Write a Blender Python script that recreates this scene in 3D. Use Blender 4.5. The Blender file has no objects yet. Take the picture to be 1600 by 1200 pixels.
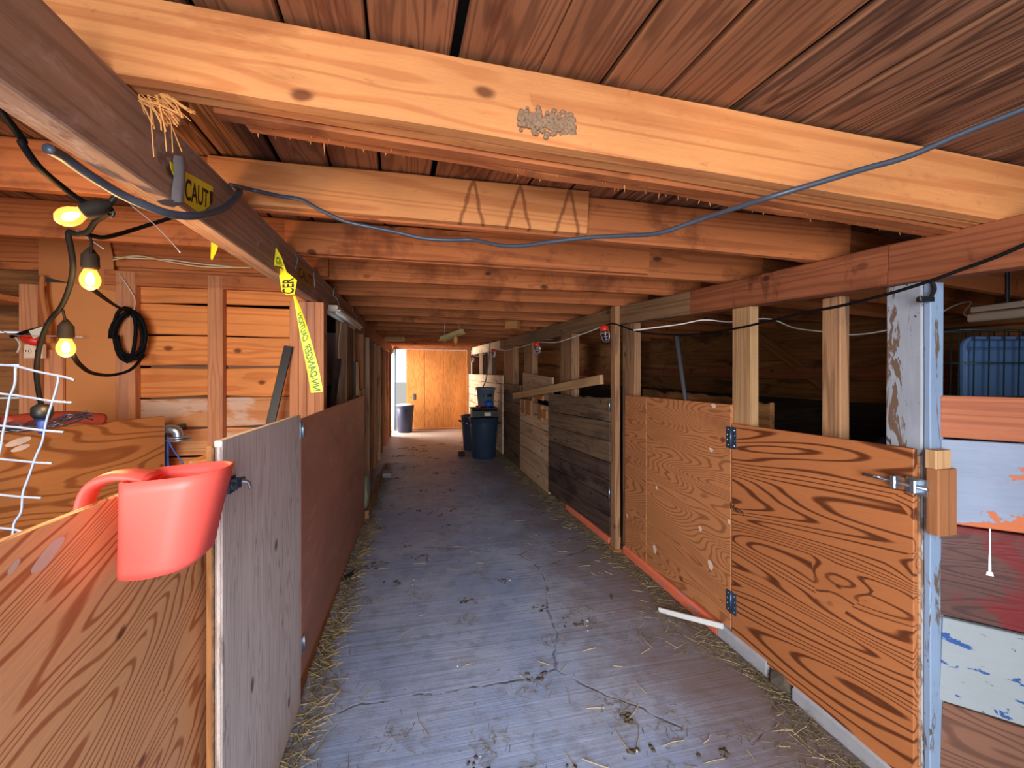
import bpy, bmesh, math, random
from mathutils import Vector, Matrix, noise as mnoise
random.seed(7)
C = bpy.context.scene
COL = C.collection
PI = math.pi

# ------------------------------------------------------------------ camera, world, lights, exposure
H = 1.5                                    # eye height
YAW = math.atan(150 / 650)
SN, CS = math.sin(YAW), math.cos(YAW)
cam = bpy.data.objects.new('camera', bpy.data.cameras.new('camera'))
COL.objects.link(cam)
cam.location = (0, 0, H)
cam.rotation_euler = (PI / 2, 0, -YAW)
cam.data.sensor_width = 36
cam.data.lens = 36 * 650 / 1600
cam.data.shift_y = -20 / 1600
cam.data.clip_start = 0.02
C.camera = cam

w = bpy.data.worlds.new('sky'); C.world = w; w.use_nodes = True
bg = w.node_tree.nodes['Background']
bg.inputs[0].default_value = (0.80, 0.89, 1.0, 1)
bg.inputs[1].default_value = 1.3

def area(name, loc, rot, sx, sy, power, col):
    l = bpy.data.lights.new(name, 'AREA'); l.shape = 'RECTANGLE'; l.size = sx; l.size_y = sy
    l.energy = power; l.color = col
    o = bpy.data.objects.new(name, l); COL.objects.link(o); o.location = loc; o.rotation_euler = rot
    return o
# daylight through the big open doorway behind the camera
area('doorway_daylight', (-.70, -2.1, 1.75), (math.radians(84), 0, math.radians(-6)), 2.0, 2.6, 310, (0.95, 0.97, 1.0))
# daylight through the side opening at the far end
area('far_doorway_daylight', (-1.3, 10.45, 1.25), (PI / 2, 0, -PI / 2), 0.9, 2.0, 190, (1.0, 0.90, 0.76))
sl = bpy.data.lights.new('sun', 'SUN'); sl.energy = 3.5; sl.angle = .01; sl.color = (1.0, .93, .82)
so = bpy.data.objects.new('sun', sl); COL.objects.link(so)
so.rotation_euler = Vector((-.74, .16, .65)).to_track_quat('Z', 'Y').to_euler()
C.view_settings.view_transform = 'Standard'
C.view_settings.look = 'None'
C.view_settings.exposure = 0.0
C.view_settings.gamma = 1.0
C.view_settings.use_curve_mapping = False
C.cycles.max_bounces = 8
C.cycles.diffuse_bounces = 8
C.cycles.use_denoising = True
C.cycles.sample_clamp_indirect = 6

# ------------------------------------------------------------------ geometry helpers
def D(px, py):
    l = (px - 800) / 650; h = (580 - py) / 650
    return Vector((SN + l * CS, CS - l * SN, h))
O = Vector((0, 0, H))
def ax(px, py, X): d = D(px, py); return O + d * (X / d.x)
def ay(px, py, Y): d = D(px, py); return O + d * (Y / d.y)
def az(px, py, Z): d = D(px, py); return O + d * ((Z - H) / d.z)
def ad(px, py, k): return O + D(px, py) * k

def obj(name, bm, mat, parent=None, mw=None, smooth=False):
    me = bpy.data.meshes.new(name)
    if isinstance(bm, bmesh.types.BMesh):
        bm.normal_update(); bm.to_mesh(me); bm.free()
    else:
        me = bm
    if mat and not me.materials: me.materials.append(mat)
    if smooth:
        for p in me.polygons: p.use_smooth = True
    o = bpy.data.objects.new(name, me); COL.objects.link(o)
    if parent:
        o.parent = parent
        o.matrix_parent_inverse = wm(parent).inverted()
    if mw is not None: o.matrix_basis = mw
    return o
def wm(o):
    if o.parent: return wm(o.parent) @ o.matrix_parent_inverse @ o.matrix_basis
    return o.matrix_basis.copy()
def thing(name, label, cat, loc=(0, 0, 0), group=None):
    o = bpy.data.objects.new(name, None); COL.objects.link(o)
    o.matrix_basis = Matrix.Translation(Vector(loc)); o.empty_display_size = .1
    return tag(o, label, cat, group)
def tag(o, label, cat, group=None):
    o['label'] = label; o['category'] = cat
    if group: o['group'] = group
    return o
def structure(o): o['kind'] = 'structure'; return o
def stuff(o): o['kind'] = 'stuff'; return o
def part_label(o, s): o['label'] = s; return o

def copy_thing(o, mw, label=None):
    c = o.copy(); COL.objects.link(c)
    c.matrix_basis = mw
    if label: c['label'] = label
    for ch in list(o.children):
        k = ch.copy(); COL.objects.link(k); k.parent = c
        for g in list(ch.children):
            q = g.copy(); COL.objects.link(q); q.parent = k
    return c

def frame(a, b, side):
    a = Vector(a); b = Vector(b); x = (b - a).normalized()
    z = Vector(side); z = (z - x * z.dot(x)).normalized()
    y = z.cross(x)
    m = Matrix((x, y, z)).transposed().to_4x4(); m.translation = (a + b) / 2
    return m, (b - a).length

def box_bm(l, t, wd, seg=1, rough=0.0, bev=0.003, topwave=0.0, seed=None):
    """box: length l on X, thickness t on Y, width wd on Z"""
    bm = bmesh.new()
    rings = []
    rnd = random.Random(seed if seed is not None else random.random())
    ph = rnd.random() * 50
    for i in range(seg + 1):
        x = -l / 2 + l * i / seg
        jt = rough * mnoise.noise((x * 3 + ph, 0, 0)) ; jb = rough * mnoise.noise((x * 3 + ph, 9, 0))
        jw = topwave * (abs(mnoise.noise((x * 5 + ph, 4, 0))) + .4 * abs(mnoise.noise((x * 17 + ph, 6, 0))))
        c = min(bev, t / 3, wd / 3)
        y, zt, zb = t / 2, wd / 2 + jt - jw, -wd / 2 + jb
        pts = [(-y + c, zb), (y - c, zb), (y, zb + c), (y, zt - c), (y - c, zt), (-y + c, zt), (-y, zt - c), (-y, zb + c)]
        rings.append([bm.verts.new((x, p, q)) for p, q in pts])
    for r0, r1 in zip(rings, rings[1:]):
        for k in range(8):
            bm.faces.new((r0[k], r1[k], r1[(k + 1) % 8], r0[(k + 1) % 8]))
    bm.faces.new(rings[0]); bm.faces.new(list(reversed(rings[-1])))
    bmesh.ops.recalc_face_normals(bm, faces=bm.faces)
    return bm
def plank(name, a, b, wd, t, side, mat, parent=None, seg=1, rough=0.0, bev=0.003, topwave=0.0):
    m, l = frame(a, b, side)
    o = obj(name, box_bm(l, t, wd, seg, rough, bev, topwave), mat, None, None)
    if parent:
        o.parent = parent; o.matrix_parent_inverse = wm(parent).inverted()
    o.matrix_basis = m
    return o
def block(name, x0, x1, y0, y1, z0, z1, mat, parent=None, axis='x', bev=0.003, **k):
    c = Vector(((x0 + x1) / 2, (y0 + y1) / 2, (z0 + z1) / 2))
    if axis == 'x': return plank(name, (x0, c.y, c.z), (x1, c.y, c.z), z1 - z0, y1 - y0, (0, 0, 1), mat, parent, bev=bev, **k)
    if axis == 'y': return plank(name, (c.x, y0, c.z), (c.x, y1, c.z), z1 - z0, x1 - x0, (0, 0, 1), mat, parent, bev=bev, **k)
    return plank(name, (c.x, c.y, z0), (c.x, c.y, z1), y1 - y0, x1 - x0, (0, 1, 0), mat, parent, bev=bev, **k)

def spline(pts, n=8):
    """Catmull-Rom through pts"""
    P = [Vector(p) for p in pts]; P = [P[0] * 2 - P[1]] + P + [P[-1] * 2 - P[-2]]
    out = []
    for i in range(1, len(P) - 2):
        p0, p1, p2, p3 = P[i - 1:i + 3]
        for k in range(n):
            t = k / n
            out.append(.5 * ((2 * p1) + (p2 - p0) * t + (2 * p0 - 5 * p1 + 4 * p2 - p3) * t * t + (3 * p1 - p0 - 3 * p2 + p3) * t ** 3))
    out.append(P[-2]); return out
def tube_into(bm, pts, r, n=8, cap=True):
    pts = [Vector(p) for p in pts]; rings = []
    up = Vector((0.13, 0.21, 1))
    for i, p in enumerate(pts):
        t = (pts[min(i + 1, len(pts) - 1)] - pts[max(i - 1, 0)]).normalized()
        if abs(t.dot(up.normalized())) > .98: up = Vector((1, 0.1, 0))
        u = t.cross(up).normalized(); v = u.cross(t).normalized(); up = v
        rr = r[i] if isinstance(r, (list, tuple)) else r
        rings.append([bm.verts.new(p + (u * math.cos(2 * PI * k / n) + v * math.sin(2 * PI * k / n)) * rr) for k in range(n)])
    for a, b in zip(rings, rings[1:]):
        for k in range(n): bm.faces.new((a[k], a[(k + 1) % n], b[(k + 1) % n], b[k]))
    if cap: bm.faces.new(list(reversed(rings[0]))); bm.faces.new(rings[-1])
def tube(name, pts, r, mat, parent=None, n=8, sm=True, smooth_n=8):
    bm = bmesh.new(); tube_into(bm, spline(pts, smooth_n) if sm else pts, r, n)
    return obj(name, bm, mat, parent, smooth=True)
def lathe_bm(prof, n=24, cap0=True, cap1=False):
    bm = bmesh.new(); rings = []
    for r, z in prof: rings.append([bm.verts.new((r * math.cos(2 * PI * k / n), r * math.sin(2 * PI * k / n), z)) for k in range(n)])
    for a, b in zip(rings, rings[1:]):
        for k in range(n): bm.faces.new((a[k], a[(k + 1) % n], b[(k + 1) % n], b[k]))
    if cap0: bm.faces.new(list(reversed(rings[0])))
    if cap1: bm.faces.new(rings[-1])
    bmesh.ops.recalc_face_normals(bm, faces=bm.faces)
    return bm
def bm_box(bm, x0, x1, y0, y1, z0, z1):
    v = [bm.verts.new(p) for p in ((x0, y0, z0), (x1, y0, z0), (x1, y1, z0), (x0, y1, z0), (x0, y0, z1), (x1, y0, z1), (x1, y1, z1), (x0, y1, z1))]
    for f in ((0, 3, 2, 1), (4, 5, 6, 7), (0, 1, 5, 4), (1, 2, 6, 5), (2, 3, 7, 6), (3, 0, 4, 7)): bm.faces.new([v[i] for i in f])

# ------------------------------------------------------------------ materials
def lin(c):
    return tuple(((x / 255) / 12.92 if x / 255 <= .04045 else ((x / 255 + .055) / 1.055) ** 2.4) for x in c[:3]) + (1,)
class NT:
    def __init__(s, name):
        s.m = bpy.data.materials.new(name); s.m.use_nodes = True; s.t = s.m.node_tree
        s.b = s.t.nodes['Principled BSDF']
    def n(s, typ, **k):
        x = s.t.nodes.new('ShaderNode' + typ)
        for a, v in k.items(): setattr(x, a, v)
        return x
    def l(s, a, b): s.t.links.new(a, b)
    def val(s, sock, v):
        if hasattr(v, 'is_linked') or isinstance(v, bpy.types.NodeSocket): s.l(v, sock)
        else: sock.default_value = v
    def math(s, op, a, b=None, c=None, clamp=False):
        x = s.n('Math', operation=op, use_clamp=clamp)
        s.val(x.inputs[0], a)
        if b is not None: s.val(x.inputs[1], b)
        if c is not None: s.val(x.inputs[2], c)
        return x.outputs[0]
    def mix(s, f, a, b, blend='MIX'):
        x = s.n('Mix', data_type='RGBA', blend_type=blend)
        s.val(x.inputs[0], f); s.val(x.inputs[6], a); s.val(x.inputs[7], b)
        return x.outputs[2]
    def smooth(s, v, lo, hi):
        x = s.n('MapRange', interpolation_type='SMOOTHSTEP'); s.val(x.inputs[0], v)
        x.inputs[1].default_value = lo; x.inputs[2].default_value = hi
        return x.outputs[0]
    def coords(s, rnd=True, rot=None):
        tc = s.n('TexCoord').outputs['Object']
        if rot:
            mp0 = s.n('Mapping'); s.l(tc, mp0.inputs[0]); mp0.inputs['Rotation'].default_value = rot; tc = mp0.outputs[0]
        if not rnd: return tc
        oi = s.n('ObjectInfo').outputs['Random']
        v = s.n('VectorMath', operation='SCALE'); v.inputs[0].default_value = (37, 21, 29); s.l(oi, v.inputs['Scale'])
        a = s.n('VectorMath', operation='ADD'); s.l(tc, a.inputs[0]); s.l(v.outputs[0], a.inputs[1])
        return a.outputs[0]
    def noise(s, co, scale, sc=1.0, detail=3, rough=.55, dist=0.0):
        mp = s.n('Mapping'); s.l(co, mp.inputs[0]); mp.inputs['Scale'].default_value = scale
        x = s.n('TexNoise'); s.l(mp.outputs[0], x.inputs['Vector']); x.inputs['Scale'].default_value = sc
        x.inputs['Detail'].default_value = detail; x.inputs['Roughness'].default_value = rough; x.inputs['Distortion'].default_value = dist
        return x.outputs['Fac']
    def bump(s, h, strength, dist=.003):
        x = s.n('Bump'); x.inputs['Strength'].default_value = strength; x.inputs['Distance'].default_value = dist
        s.l(h, x.inputs['Height']); s.l(x.outputs[0], s.b.inputs['Normal'])

def wood(name, light, dark, nscale=(.5, 5, 5), rings=9, ring_amt=.55, sharp=.5, fibre=.35, knots=.5, knot_col=(70, 34, 18),
         stain=None, stain_lo=.55, stain_hi=.7, stain_scale=(1.2, 4, 4), dirt=None, var=.22, rough=.72, bump=.25, rot=None, knot_size=1.0, spec=.25, halo_amt=.035, stain2=None, s2=(.6, .72, (2, 7, 7))):
    m = NT(name); co = m.coords(True, rot)
    n = m.noise(co, nscale, 1, 2, .5, .3)
    # knots, running through the board
    sxk = m.n('SeparateXYZ'); m.l(co, sxk.inputs[0])
    cbk = m.n('CombineXYZ'); m.l(m.math('MULTIPLY', sxk.outputs[0], 2.8), cbk.inputs[0]); m.l(m.math('MULTIPLY', sxk.outputs[2], 4.6), cbk.inputs[1])
    wk = m.n('TexNoise'); m.l(cbk.outputs[0], wk.inputs['Vector']); wk.inputs['Scale'].default_value = 4
    mxk = m.n('Mix', data_type='VECTOR'); mxk.inputs[0].default_value = .06; m.l(cbk.outputs[0], mxk.inputs[4]); m.l(wk.outputs['Color'], mxk.inputs[5])
    vo = m.n('TexVoronoi', voronoi_dimensions='2D'); m.l(mxk.outputs[1], vo.inputs['Vector']); vo.inputs['Scale'].default_value = 1
    sep = m.n('SeparateColor'); m.l(vo.outputs['Color'], sep.inputs[0])
    knots *= .55; on = m.smooth(sep.outputs[0], 1 - knots, 1 - knots + .02)
    kn = m.math('MULTIPLY', m.math('SUBTRACT', 1, m.smooth(vo.outputs['Distance'], .03 * knot_size, .085 * knot_size)), on)
    halo = m.math('MULTIPLY', m.math('SUBTRACT', 1, m.smooth(vo.outputs['Distance'], .0, .55)), on)
    n2 = m.math('ADD', n, m.math('MULTIPLY', halo, halo_amt))
    s = m.math('SINE', m.math('MULTIPLY', n2, rings * 2 * PI))
    s = m.smooth(s, 1 - 2 * sharp, 1.0)
    fb = m.noise(co, (3, 120, 120), 1, 3, .6)
    big = m.noise(co, (1.1, 3.2, 3.2), 1, 3, .6)
    fine = m.noise(co, (14, 420, 420), 1, 2, .6)
    f = m.math('ADD', m.math('MULTIPLY', s, ring_amt), m.math('MULTIPLY', m.math('SUBTRACT', fb, .5), fibre * 2), clamp=True)
    col = m.mix(f, lin(light), lin(dark))
    hv = m.n('HueSaturation'); m.l(col, hv.inputs['Color'])
    oi = m.n('ObjectInfo').outputs['Random']
    v = m.math('ADD', m.math('MULTIPLY', m.math('SUBTRACT', big, .5), var * 4), m.math('ADD', m.math('MULTIPLY', m.math('SUBTRACT', oi, .5), var), 1))
    v = m.math('ADD', v, m.math('MULTIPLY', m.math('SUBTRACT', fine, .5), .35))
    m.l(v, hv.inputs['Value']); col = hv.outputs[0]
    if stain:
        sm = m.smooth(m.noise(co, stain_scale, 1, 5, .65, .4), stain_lo, stain_hi)
        col = m.mix(m.math('MULTIPLY', sm, stain[3] if len(stain) > 3 else .85), col, lin(stain))
    if stain2:
        sm2 = m.smooth(m.noise(co, s2[2], 1, 6, .7, .6), s2[0], s2[1])
        col = m.mix(m.math('MULTIPLY', sm2, stain2[3] if len(stain2) > 3 else .9), col, lin(stain2))
    col = m.mix(m.math('MULTIPLY', kn, .85), col, lin(knot_col))
    m.l(col, m.b.inputs['Base Color'])
    m.b.inputs['Roughness'].default_value = rough
    m.b.inputs['Specular IOR Level'].default_value = spec
    if bump: m.bump(m.math('ADD', m.math('MULTIPLY', fb, .8), m.math('MULTIPLY', s, -.3)), bump)
    return m.m
def plain(name, col, rough=.5, metal=0, noise_amt=.0, nsc=20, trans=0, spec=.5, bump=0, sss=0):
    m = NT(name); m.b.inputs['Roughness'].default_value = rough; m.b.inputs['Metallic'].default_value = metal
    m.b.inputs['Specular IOR Level'].default_value = spec
    if trans: m.b.inputs['Transmission Weight'].default_value = trans
    co = m.coords(False)
    nn = m.noise(co, (1, 1, 1), nsc, 4, .6)
    hv = m.n('HueSaturation'); hv.inputs['Color'].default_value = lin(col)
    m.l(m.math('ADD', 1, m.math('MULTIPLY', m.math('SUBTRACT', nn, .5), noise_amt * 2)), hv.inputs['Value'])
    m.l(hv.outputs[0], m.b.inputs['Base Color'])
    if bump: m.bump(nn, bump)
    return m.m
def paint(name, col, under, lo, hi, scale=(6, 6, 6), rough=.6, chips=None, clo=.66, chi=.68, cscale=(9, 9, 14), dirt=.18, bias=None):
    """flaking paint: under shows where the noise is high; chips = a second colour"""
    m = NT(name); co = m.coords(True)
    n = m.noise(co, scale, 1, 7, .62, .6)
    if bias is not None:
        tc = m.n('TexCoord').outputs['Object']; sx = m.n('SeparateXYZ'); m.l(tc, sx.inputs[0])
        n = m.math('ADD', n, m.math('ADD', m.math('MULTIPLY', sx.outputs[0], bias[0]), m.math('ADD', m.math('MULTIPLY', sx.outputs[2], bias[1]), bias[2])))
    f = m.smooth(n, lo, hi)
    big = m.noise(co, (3, 3, 3), 1, 4, .6)
    fine = m.noise(co, (10, 90, 90), 1, 3, .6)
    hv = m.n('HueSaturation'); hv.inputs['Color'].default_value = lin(col)
    m.l(m.math('ADD', 1, m.math('ADD', m.math('MULTIPLY', m.math('SUBTRACT', big, .5), dirt * 3), m.math('MULTIPLY', m.math('SUBTRACT', fine, .5), dirt * 1.5))), hv.inputs['Value'])
    c = m.mix(f, hv.outputs[0], lin(under))
    if chips:
        f2 = m.smooth(m.noise(co, cscale, 1, 5, .6, .8), clo, chi)
        c = m.mix(f2, c, lin(chips))
    m.l(c, m.b.inputs['Base Color']); m.b.inputs['Roughness'].default_value = rough
    m.b.inputs['Specular IOR Level'].default_value = .3
    m.bump(m.math('SUBTRACT', 1, f), .4, .002)
    return m.m

M = {}
M['joist'] = wood('sawn_joist_wood', (206, 138, 84), (176, 102, 56), (.16, 5, 5), 16, .55, .5, .3, .55, (92, 44, 22), stain=(150, 84, 44, .6), stain_lo=.58, stain_hi=.72, stain_scale=(1.5, 5, 5), stain2=(146, 84, 48, .5), s2=(.60, .72, (16, 30, 30)), bump=.4)
M['joist_dark'] = wood('old_joist_wood', (182, 108, 62), (140, 76, 42), (.16, 5, 5), 16, .55, .5, .35, .45, (70, 34, 18), stain=(110, 56, 30, .7), stain_lo=.52, stain_hi=.68, stain_scale=(3, 3, 3), stain2=(104, 58, 34, .5), s2=(.60, .72, (16, 30, 30)), bump=.4)
M['ceil'] = wood('roof_board_wood', (140, 96, 70), (66, 42, 32), (.3, 9, 9), 20, .7, .6, .8, .35, (40, 22, 16), stain=(60, 34, 28, .85), stain_lo=.5, stain_hi=.66, stain_scale=(1.4, 7, 7), bump=.5, stain2=(150, 120, 104, .6), s2=(.68, .74, (6, 22, 22)))
M['ceil_pale'] = wood('pale_roof_board_wood', (150, 98, 66), (96, 58, 38), (.4, 7, 7), 20, .6, .6, .45, .35, (58, 28, 18), stain=(94, 46, 28, .8), stain_lo=.55, stain_hi=.7, stain_scale=(1.4, 6, 6), bump=.4)
M['beam'] = wood('dusty_beam_wood', (172, 136, 112), (122, 90, 70), (.16, 6, 6), 14, .4, .6, .4, .25, (60, 40, 30), stain=(206, 180, 168, .7), stain_lo=.5, stain_hi=.72, stain_scale=(5, 9, 9), rough=.9, stain2=(116, 80, 62, .8), s2=(.56, .7, (5, 9, 9)))
M['beam_red'] = wood('reddish_beam_wood', (156, 92, 60), (112, 62, 40), (.16, 6, 6), 14, .5, .5, .4, .5, (58, 28, 18), stain=(86, 44, 28, .75), stain_lo=.56, stain_hi=.66, stain_scale=(7, 2.5, 2.5))
M['beam_grey'] = wood('greyed_beam_wood', (150, 116, 84), (100, 74, 52), (.16, 6, 6), 14, .5, .5, .5, .4, (58, 38, 26), stain=(90, 80, 64, .6), stain_lo=.5, stain_hi=.7)
M['stud'] = wood('stud_wood', (206, 142, 100), (170, 104, 66), (.16, 7, 7), 14, .5, .5, .3, .45, (96, 50, 30), stain=(170, 120, 104, .6))
M['stud_weather'] = wood('weathered_stud_wood', (172, 128, 92), (116, 80, 56), (.16, 7, 7), 14, .6, .5, .55, .45, (60, 38, 26), stain=(96, 80, 70, .75), stain_lo=.5, stain_hi=.66, stain_scale=(2, 12, 12), bump=.5)
M['tack'] = wood('tack_room_board_wood', (222, 142, 78), (188, 100, 48), (.16, 6, 6), 14, .5, .55, .3, .6, (96, 44, 20), stain=(150, 78, 40, .6), stain_lo=.6, stain_hi=.72)
M['tack_worn'] = wood('scuffed_tack_board_wood', (206, 142, 92), (170, 98, 56), (.16, 6, 6), 14, .5, .55, .3, .5, (96, 50, 30), stain=(206, 180, 160, .75), stain_lo=.52, stain_hi=.6, stain_scale=(2, 6, 6), stain2=(110, 70, 50, .7))
M['bark'] = wood('bark_edge_wood', (128, 92, 70), (70, 48, 40), (1, 9, 9), 4, .6, .6, .6, .1, stain=(150, 140, 136, .7), bump=.8)
M['ply_gate'] = wood('rotary_cut_plywood', (242, 180, 124), (188, 110, 62), (.42, 3.2, 3.2), 52, .95, .36, .16, .35, (110, 54, 26), stain=(236, 206, 186, .7), stain_lo=.66, stain_hi=.74, stain_scale=(5, 9, 9), rot=(0, math.radians(20), 0), rough=.5, var=.12, knot_size=.6, spec=.4)
M['ply_partition'] = wood('brown_figured_plywood', (186, 122, 70), (136, 76, 38), (.7, 3.4, 3.4), 24, .8, .4, .2, .3, (96, 50, 26), stain=(206, 160, 116, .6), stain_lo=.66, stain_hi=.74, rough=.5, var=.12, knot_size=.5)
M['ply_grey'] = wood('weathered_grey_plywood', (232, 226, 220), (196, 184, 176), (.5, 9, 9), 22, .55, .5, .5, .35, (96, 88, 88), stain=(118, 112, 112, .8), stain_lo=.58, stain_hi=.72, stain_scale=(4, 14, 14), var=.12, rough=.8)
M['hard'] = wood('brown_hardboard', (192, 138, 114), (160, 108, 86), (.5, 2, 2), 2, .3, .5, .3, 0, stain=(214, 166, 144, .65), stain_lo=.55, stain_hi=.72, stain_scale=(5, 16, 16), var=.2, rough=.55, stain2=(104, 58, 44, .6), s2=(.6, .75, (1, 3, 3)), spec=.4)
M['ply_fine'] = wood('fine_figured_plywood', (190, 126, 80), (138, 80, 48), (.6, 3.0, 3.0), 52, .75, .42, .2, .15, (96, 48, 26), stain=(150, 94, 62, .6), stain_lo=.5, stain_hi=.7, rough=.55, var=.1)
M['ply_door'] = wood('bold_figured_plywood', (184, 114, 68), (100, 52, 28), (.30, 2.6, 2.6), 42, 1.0, .34, .18, .35, (84, 40, 20), stain=(170, 100, 56, .5), stain_lo=.6, stain_hi=.75, rough=.5, var=.1, knot_size=.5, rot=(0, math.radians(-6), 0), halo_amt=.06)
M['end_ply'] = wood('end_door_plywood', (214, 142, 78), (178, 104, 50), (.6, 4, 4), 14, .5, .5, .3, .3, (110, 60, 30), stain=(196, 130, 80, .6))
M['gate_dark'] = wood('dark_gate_wood', (122, 98, 76), (78, 60, 46), (.18, 8, 8), 14, .55, .5, .5, .4, (46, 34, 26), stain=(58, 46, 44, .8), stain_lo=.5, stain_hi=.66, stain_scale=(1.5, 4, 4), bump=.5, stain2=(128, 74, 46, .7), s2=(.64, .72, (4, 12, 12)))
M['gate_darker'] = wood('blackened_gate_wood', (92, 72, 62), (54, 42, 38), (.18, 8, 8), 14, .55, .5, .5, .4, (36, 28, 24), stain=(44, 34, 36, .85), stain_lo=.46, stain_hi=.62, stain_scale=(1.5, 4, 4), bump=.5, stain2=(122, 66, 40, .7), s2=(.62, .70, (4, 12, 12)))
M['stall_board'] = wood('pale_stall_board_wood', (208, 172, 138), (162, 126, 96), (.16, 7, 7), 14, .5, .5, .4, .5, (92, 62, 42), stain=(120, 100, 84, .7), stain_lo=.54, stain_hi=.7, bump=.4)
M['stall_far'] = wood('whitewashed_stall_board', (216, 196, 170), (176, 148, 116), (.5, 8, 8), 14, .5, .5, .4, .3, (110, 86, 64), stain=(150, 122, 92, .7), stain_lo=.54, stain_hi=.66, stain_scale=(3, 8, 8))
M['raw_block'] = wood('raw_lumber', (182, 124, 76), (140, 88, 50), (.5, 7, 7), 14, .5, .5, .3, .3, (110, 60, 30))
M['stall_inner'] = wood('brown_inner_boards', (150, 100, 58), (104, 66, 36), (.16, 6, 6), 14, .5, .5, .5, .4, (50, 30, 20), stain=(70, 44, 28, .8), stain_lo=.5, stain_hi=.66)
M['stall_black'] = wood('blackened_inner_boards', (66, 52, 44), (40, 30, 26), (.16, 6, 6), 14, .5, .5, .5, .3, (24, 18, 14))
M['lumber_pale'] = wood('pale_loose_lumber', (190, 150, 106), (150, 108, 72), (.16, 7, 7), 14, .5, .5, .4, .3, (100, 64, 40))
M['red_wood'] = wood('red_stained_plywood', (90, 60, 54), (60, 40, 38), (.5, 4, 4), 44, .7, .45, .3, .2, (60, 36, 30), stain=(112, 24, 28, .8), stain_lo=.5, stain_hi=.6, stain_scale=(4, 5, 5), rough=.45)
M['corner_top'] = wood('reddish_corner_board', (168, 100, 70), (128, 70, 48), (.16, 6, 6), 14, .5, .5, .4, .6, (66, 38, 28))
M['latch'] = wood('worn_latch_lumber', (158, 104, 66), (112, 70, 44), (.16, 8, 8), 14, .5, .5, .4, .3, (70, 40, 24), stain=(96, 64, 44, .6))
M['brown_low'] = wood('brown_corner_plywood', (126, 88, 70), (84, 56, 46), (.5, 4, 4), 40, .7, .45, .3, .1, (60, 36, 30))
M['paint_orange'] = paint('flaking_white_over_orange', (134, 146, 168), (190, 104, 62), .54, .555, (7, 7, 11), chips=(132, 110, 120), clo=.69, chi=.71, cscale=(24, 24, 40), bias=(.9, -1.0, .13))
M['paint_white'] = paint('chipped_cream_paint', (144, 152, 156), (40, 76, 136), .63, .64, (9, 9, 22), chips=(110, 104, 100), clo=.68, chi=.70, cscale=(30, 30, 60), dirt=.08)
M['paint_post'] = paint('flaking_pale_post_paint', (150, 156, 166), (110, 86, 70), .53, .58, (7, 26, 26), chips=(70, 58, 54), clo=.64, chi=.68, cscale=(12, 40, 40), dirt=.2)
M['post_skylit'] = paint('sky_tinted_post_paint', (132, 154, 182), (104, 90, 80), .56, .62, (6, 30, 30), chips=(84, 74, 70), clo=.66, chi=.7, cscale=(10, 40, 40), dirt=.12)  # blue skylight from the rear doorway put into the paint colour
M['curb_orange'] = paint('orange_painted_concrete', (232, 120, 88), (150, 140, 138), .56, .66, (5, 12, 12), dirt=.15)
M['curb'] = plain('bare_kerb_concrete', (160, 160, 166), .9, 0, .25, 14, bump=.4)
M['card'] = plain('cardboard', (206, 134, 76), .85, 0, .06, 6)
M['card_dark'] = plain('shaded_cardboard', (186, 116, 64), .85, 0, .08, 6)
M['black_cable'] = plain('black_cable_rubber', (13, 13, 15), .7, 0, .2, 30, spec=.12)
M['grey_cable'] = plain('dusty_cable_rubber', (58, 64, 76), .42, 0, .35, 60)
M['white_cable'] = plain('white_cable_sheath', (214, 208, 200), .5)
M['wire'] = plain('galvanised_wire', (196, 206, 220), .35, .6)
M['fence_wire'] = plain('pale_fence_wire', (176, 192, 220), .4, .1)
M['steel'] = plain('zinc_plated_steel', (176, 190, 204), .32, .9, .15, 40)
M['steel_dark'] = plain('dark_steel', (84, 100, 122), .38, .7, .2, 40)
M['black'] = plain('black_plastic', (28, 30, 34), .45, 0, .15, 20)
M['socket'] = plain('bulb_socket_rubber', (36, 30, 26), .7, spec=.15)
M['bin_navy'] = plain('navy_bin_plastic', (38, 48, 78), .38, 0, .12, 8)
M['bin_dark'] = plain('dark_teal_bin_plastic', (44, 62, 84), .42, 0, .12, 8)
M['bucket'] = plain('grey_bucket_plastic', (104, 122, 138), .5, 0, .1, 8)
M['blue'] = plain('blue_plastic', (30, 96, 190), .45)
M['tarp'] = plain('blue_tarp', (36, 66, 150), .6)
M['white'] = plain('white_plastic', (224, 224, 222), .5)
M['white_paper'] = plain('paper_label', (226, 218, 200), .8)
M['outlet'] = plain('outlet_plastic', (236, 214, 190), .5)
M['red'] = plain('red_plastic', (226, 50, 30), .4)
M['scoop'] = plain('coral_red_plastic', (252, 98, 86), .42, 0, .02, 5, spec=.4)
M['hay_dust'] = plain('putty', (226, 200, 180), .7, 0, .1, 30)
M['tape'] = plain('yellow_tape', (246, 226, 40), .45, 0, .05, 10)
M['tape_ink'] = plain('black_tape_ink', (24, 24, 20), .6)
M['tape_ink_green'] = plain('green_show_through_ink', (70, 130, 36), .6)
M['duct'] = plain('grey_duct_tape', (128, 124, 128), .6, 0, .2, 30)
M['straw'] = plain('straw', (172, 150, 108), .8, 0, .3, 3)
M['straw_orange'] = plain('dry_straw', (224, 160, 92), .8, 0, .3, 3)
M['hay_green'] = plain('hay', (112, 98, 70), .85, 0, .35, 3)
M['debris'] = plain('dry_dung', (88, 78, 66), .95, 0, .3, 30)
M['chip'] = plain('pale_chips', (222, 222, 222), .8)
M['lamp_white'] = plain('white_lamp_enamel', (226, 214, 196), .4)
M['lamp_yellow'] = plain('yellowed_lamp_enamel', (214, 190, 130), .5, 0, .15, 20)
M['pink_board'] = plain('speckled_pinkish_wall_panel', (214, 196, 196), .8, 0, .5, 60)
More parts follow.
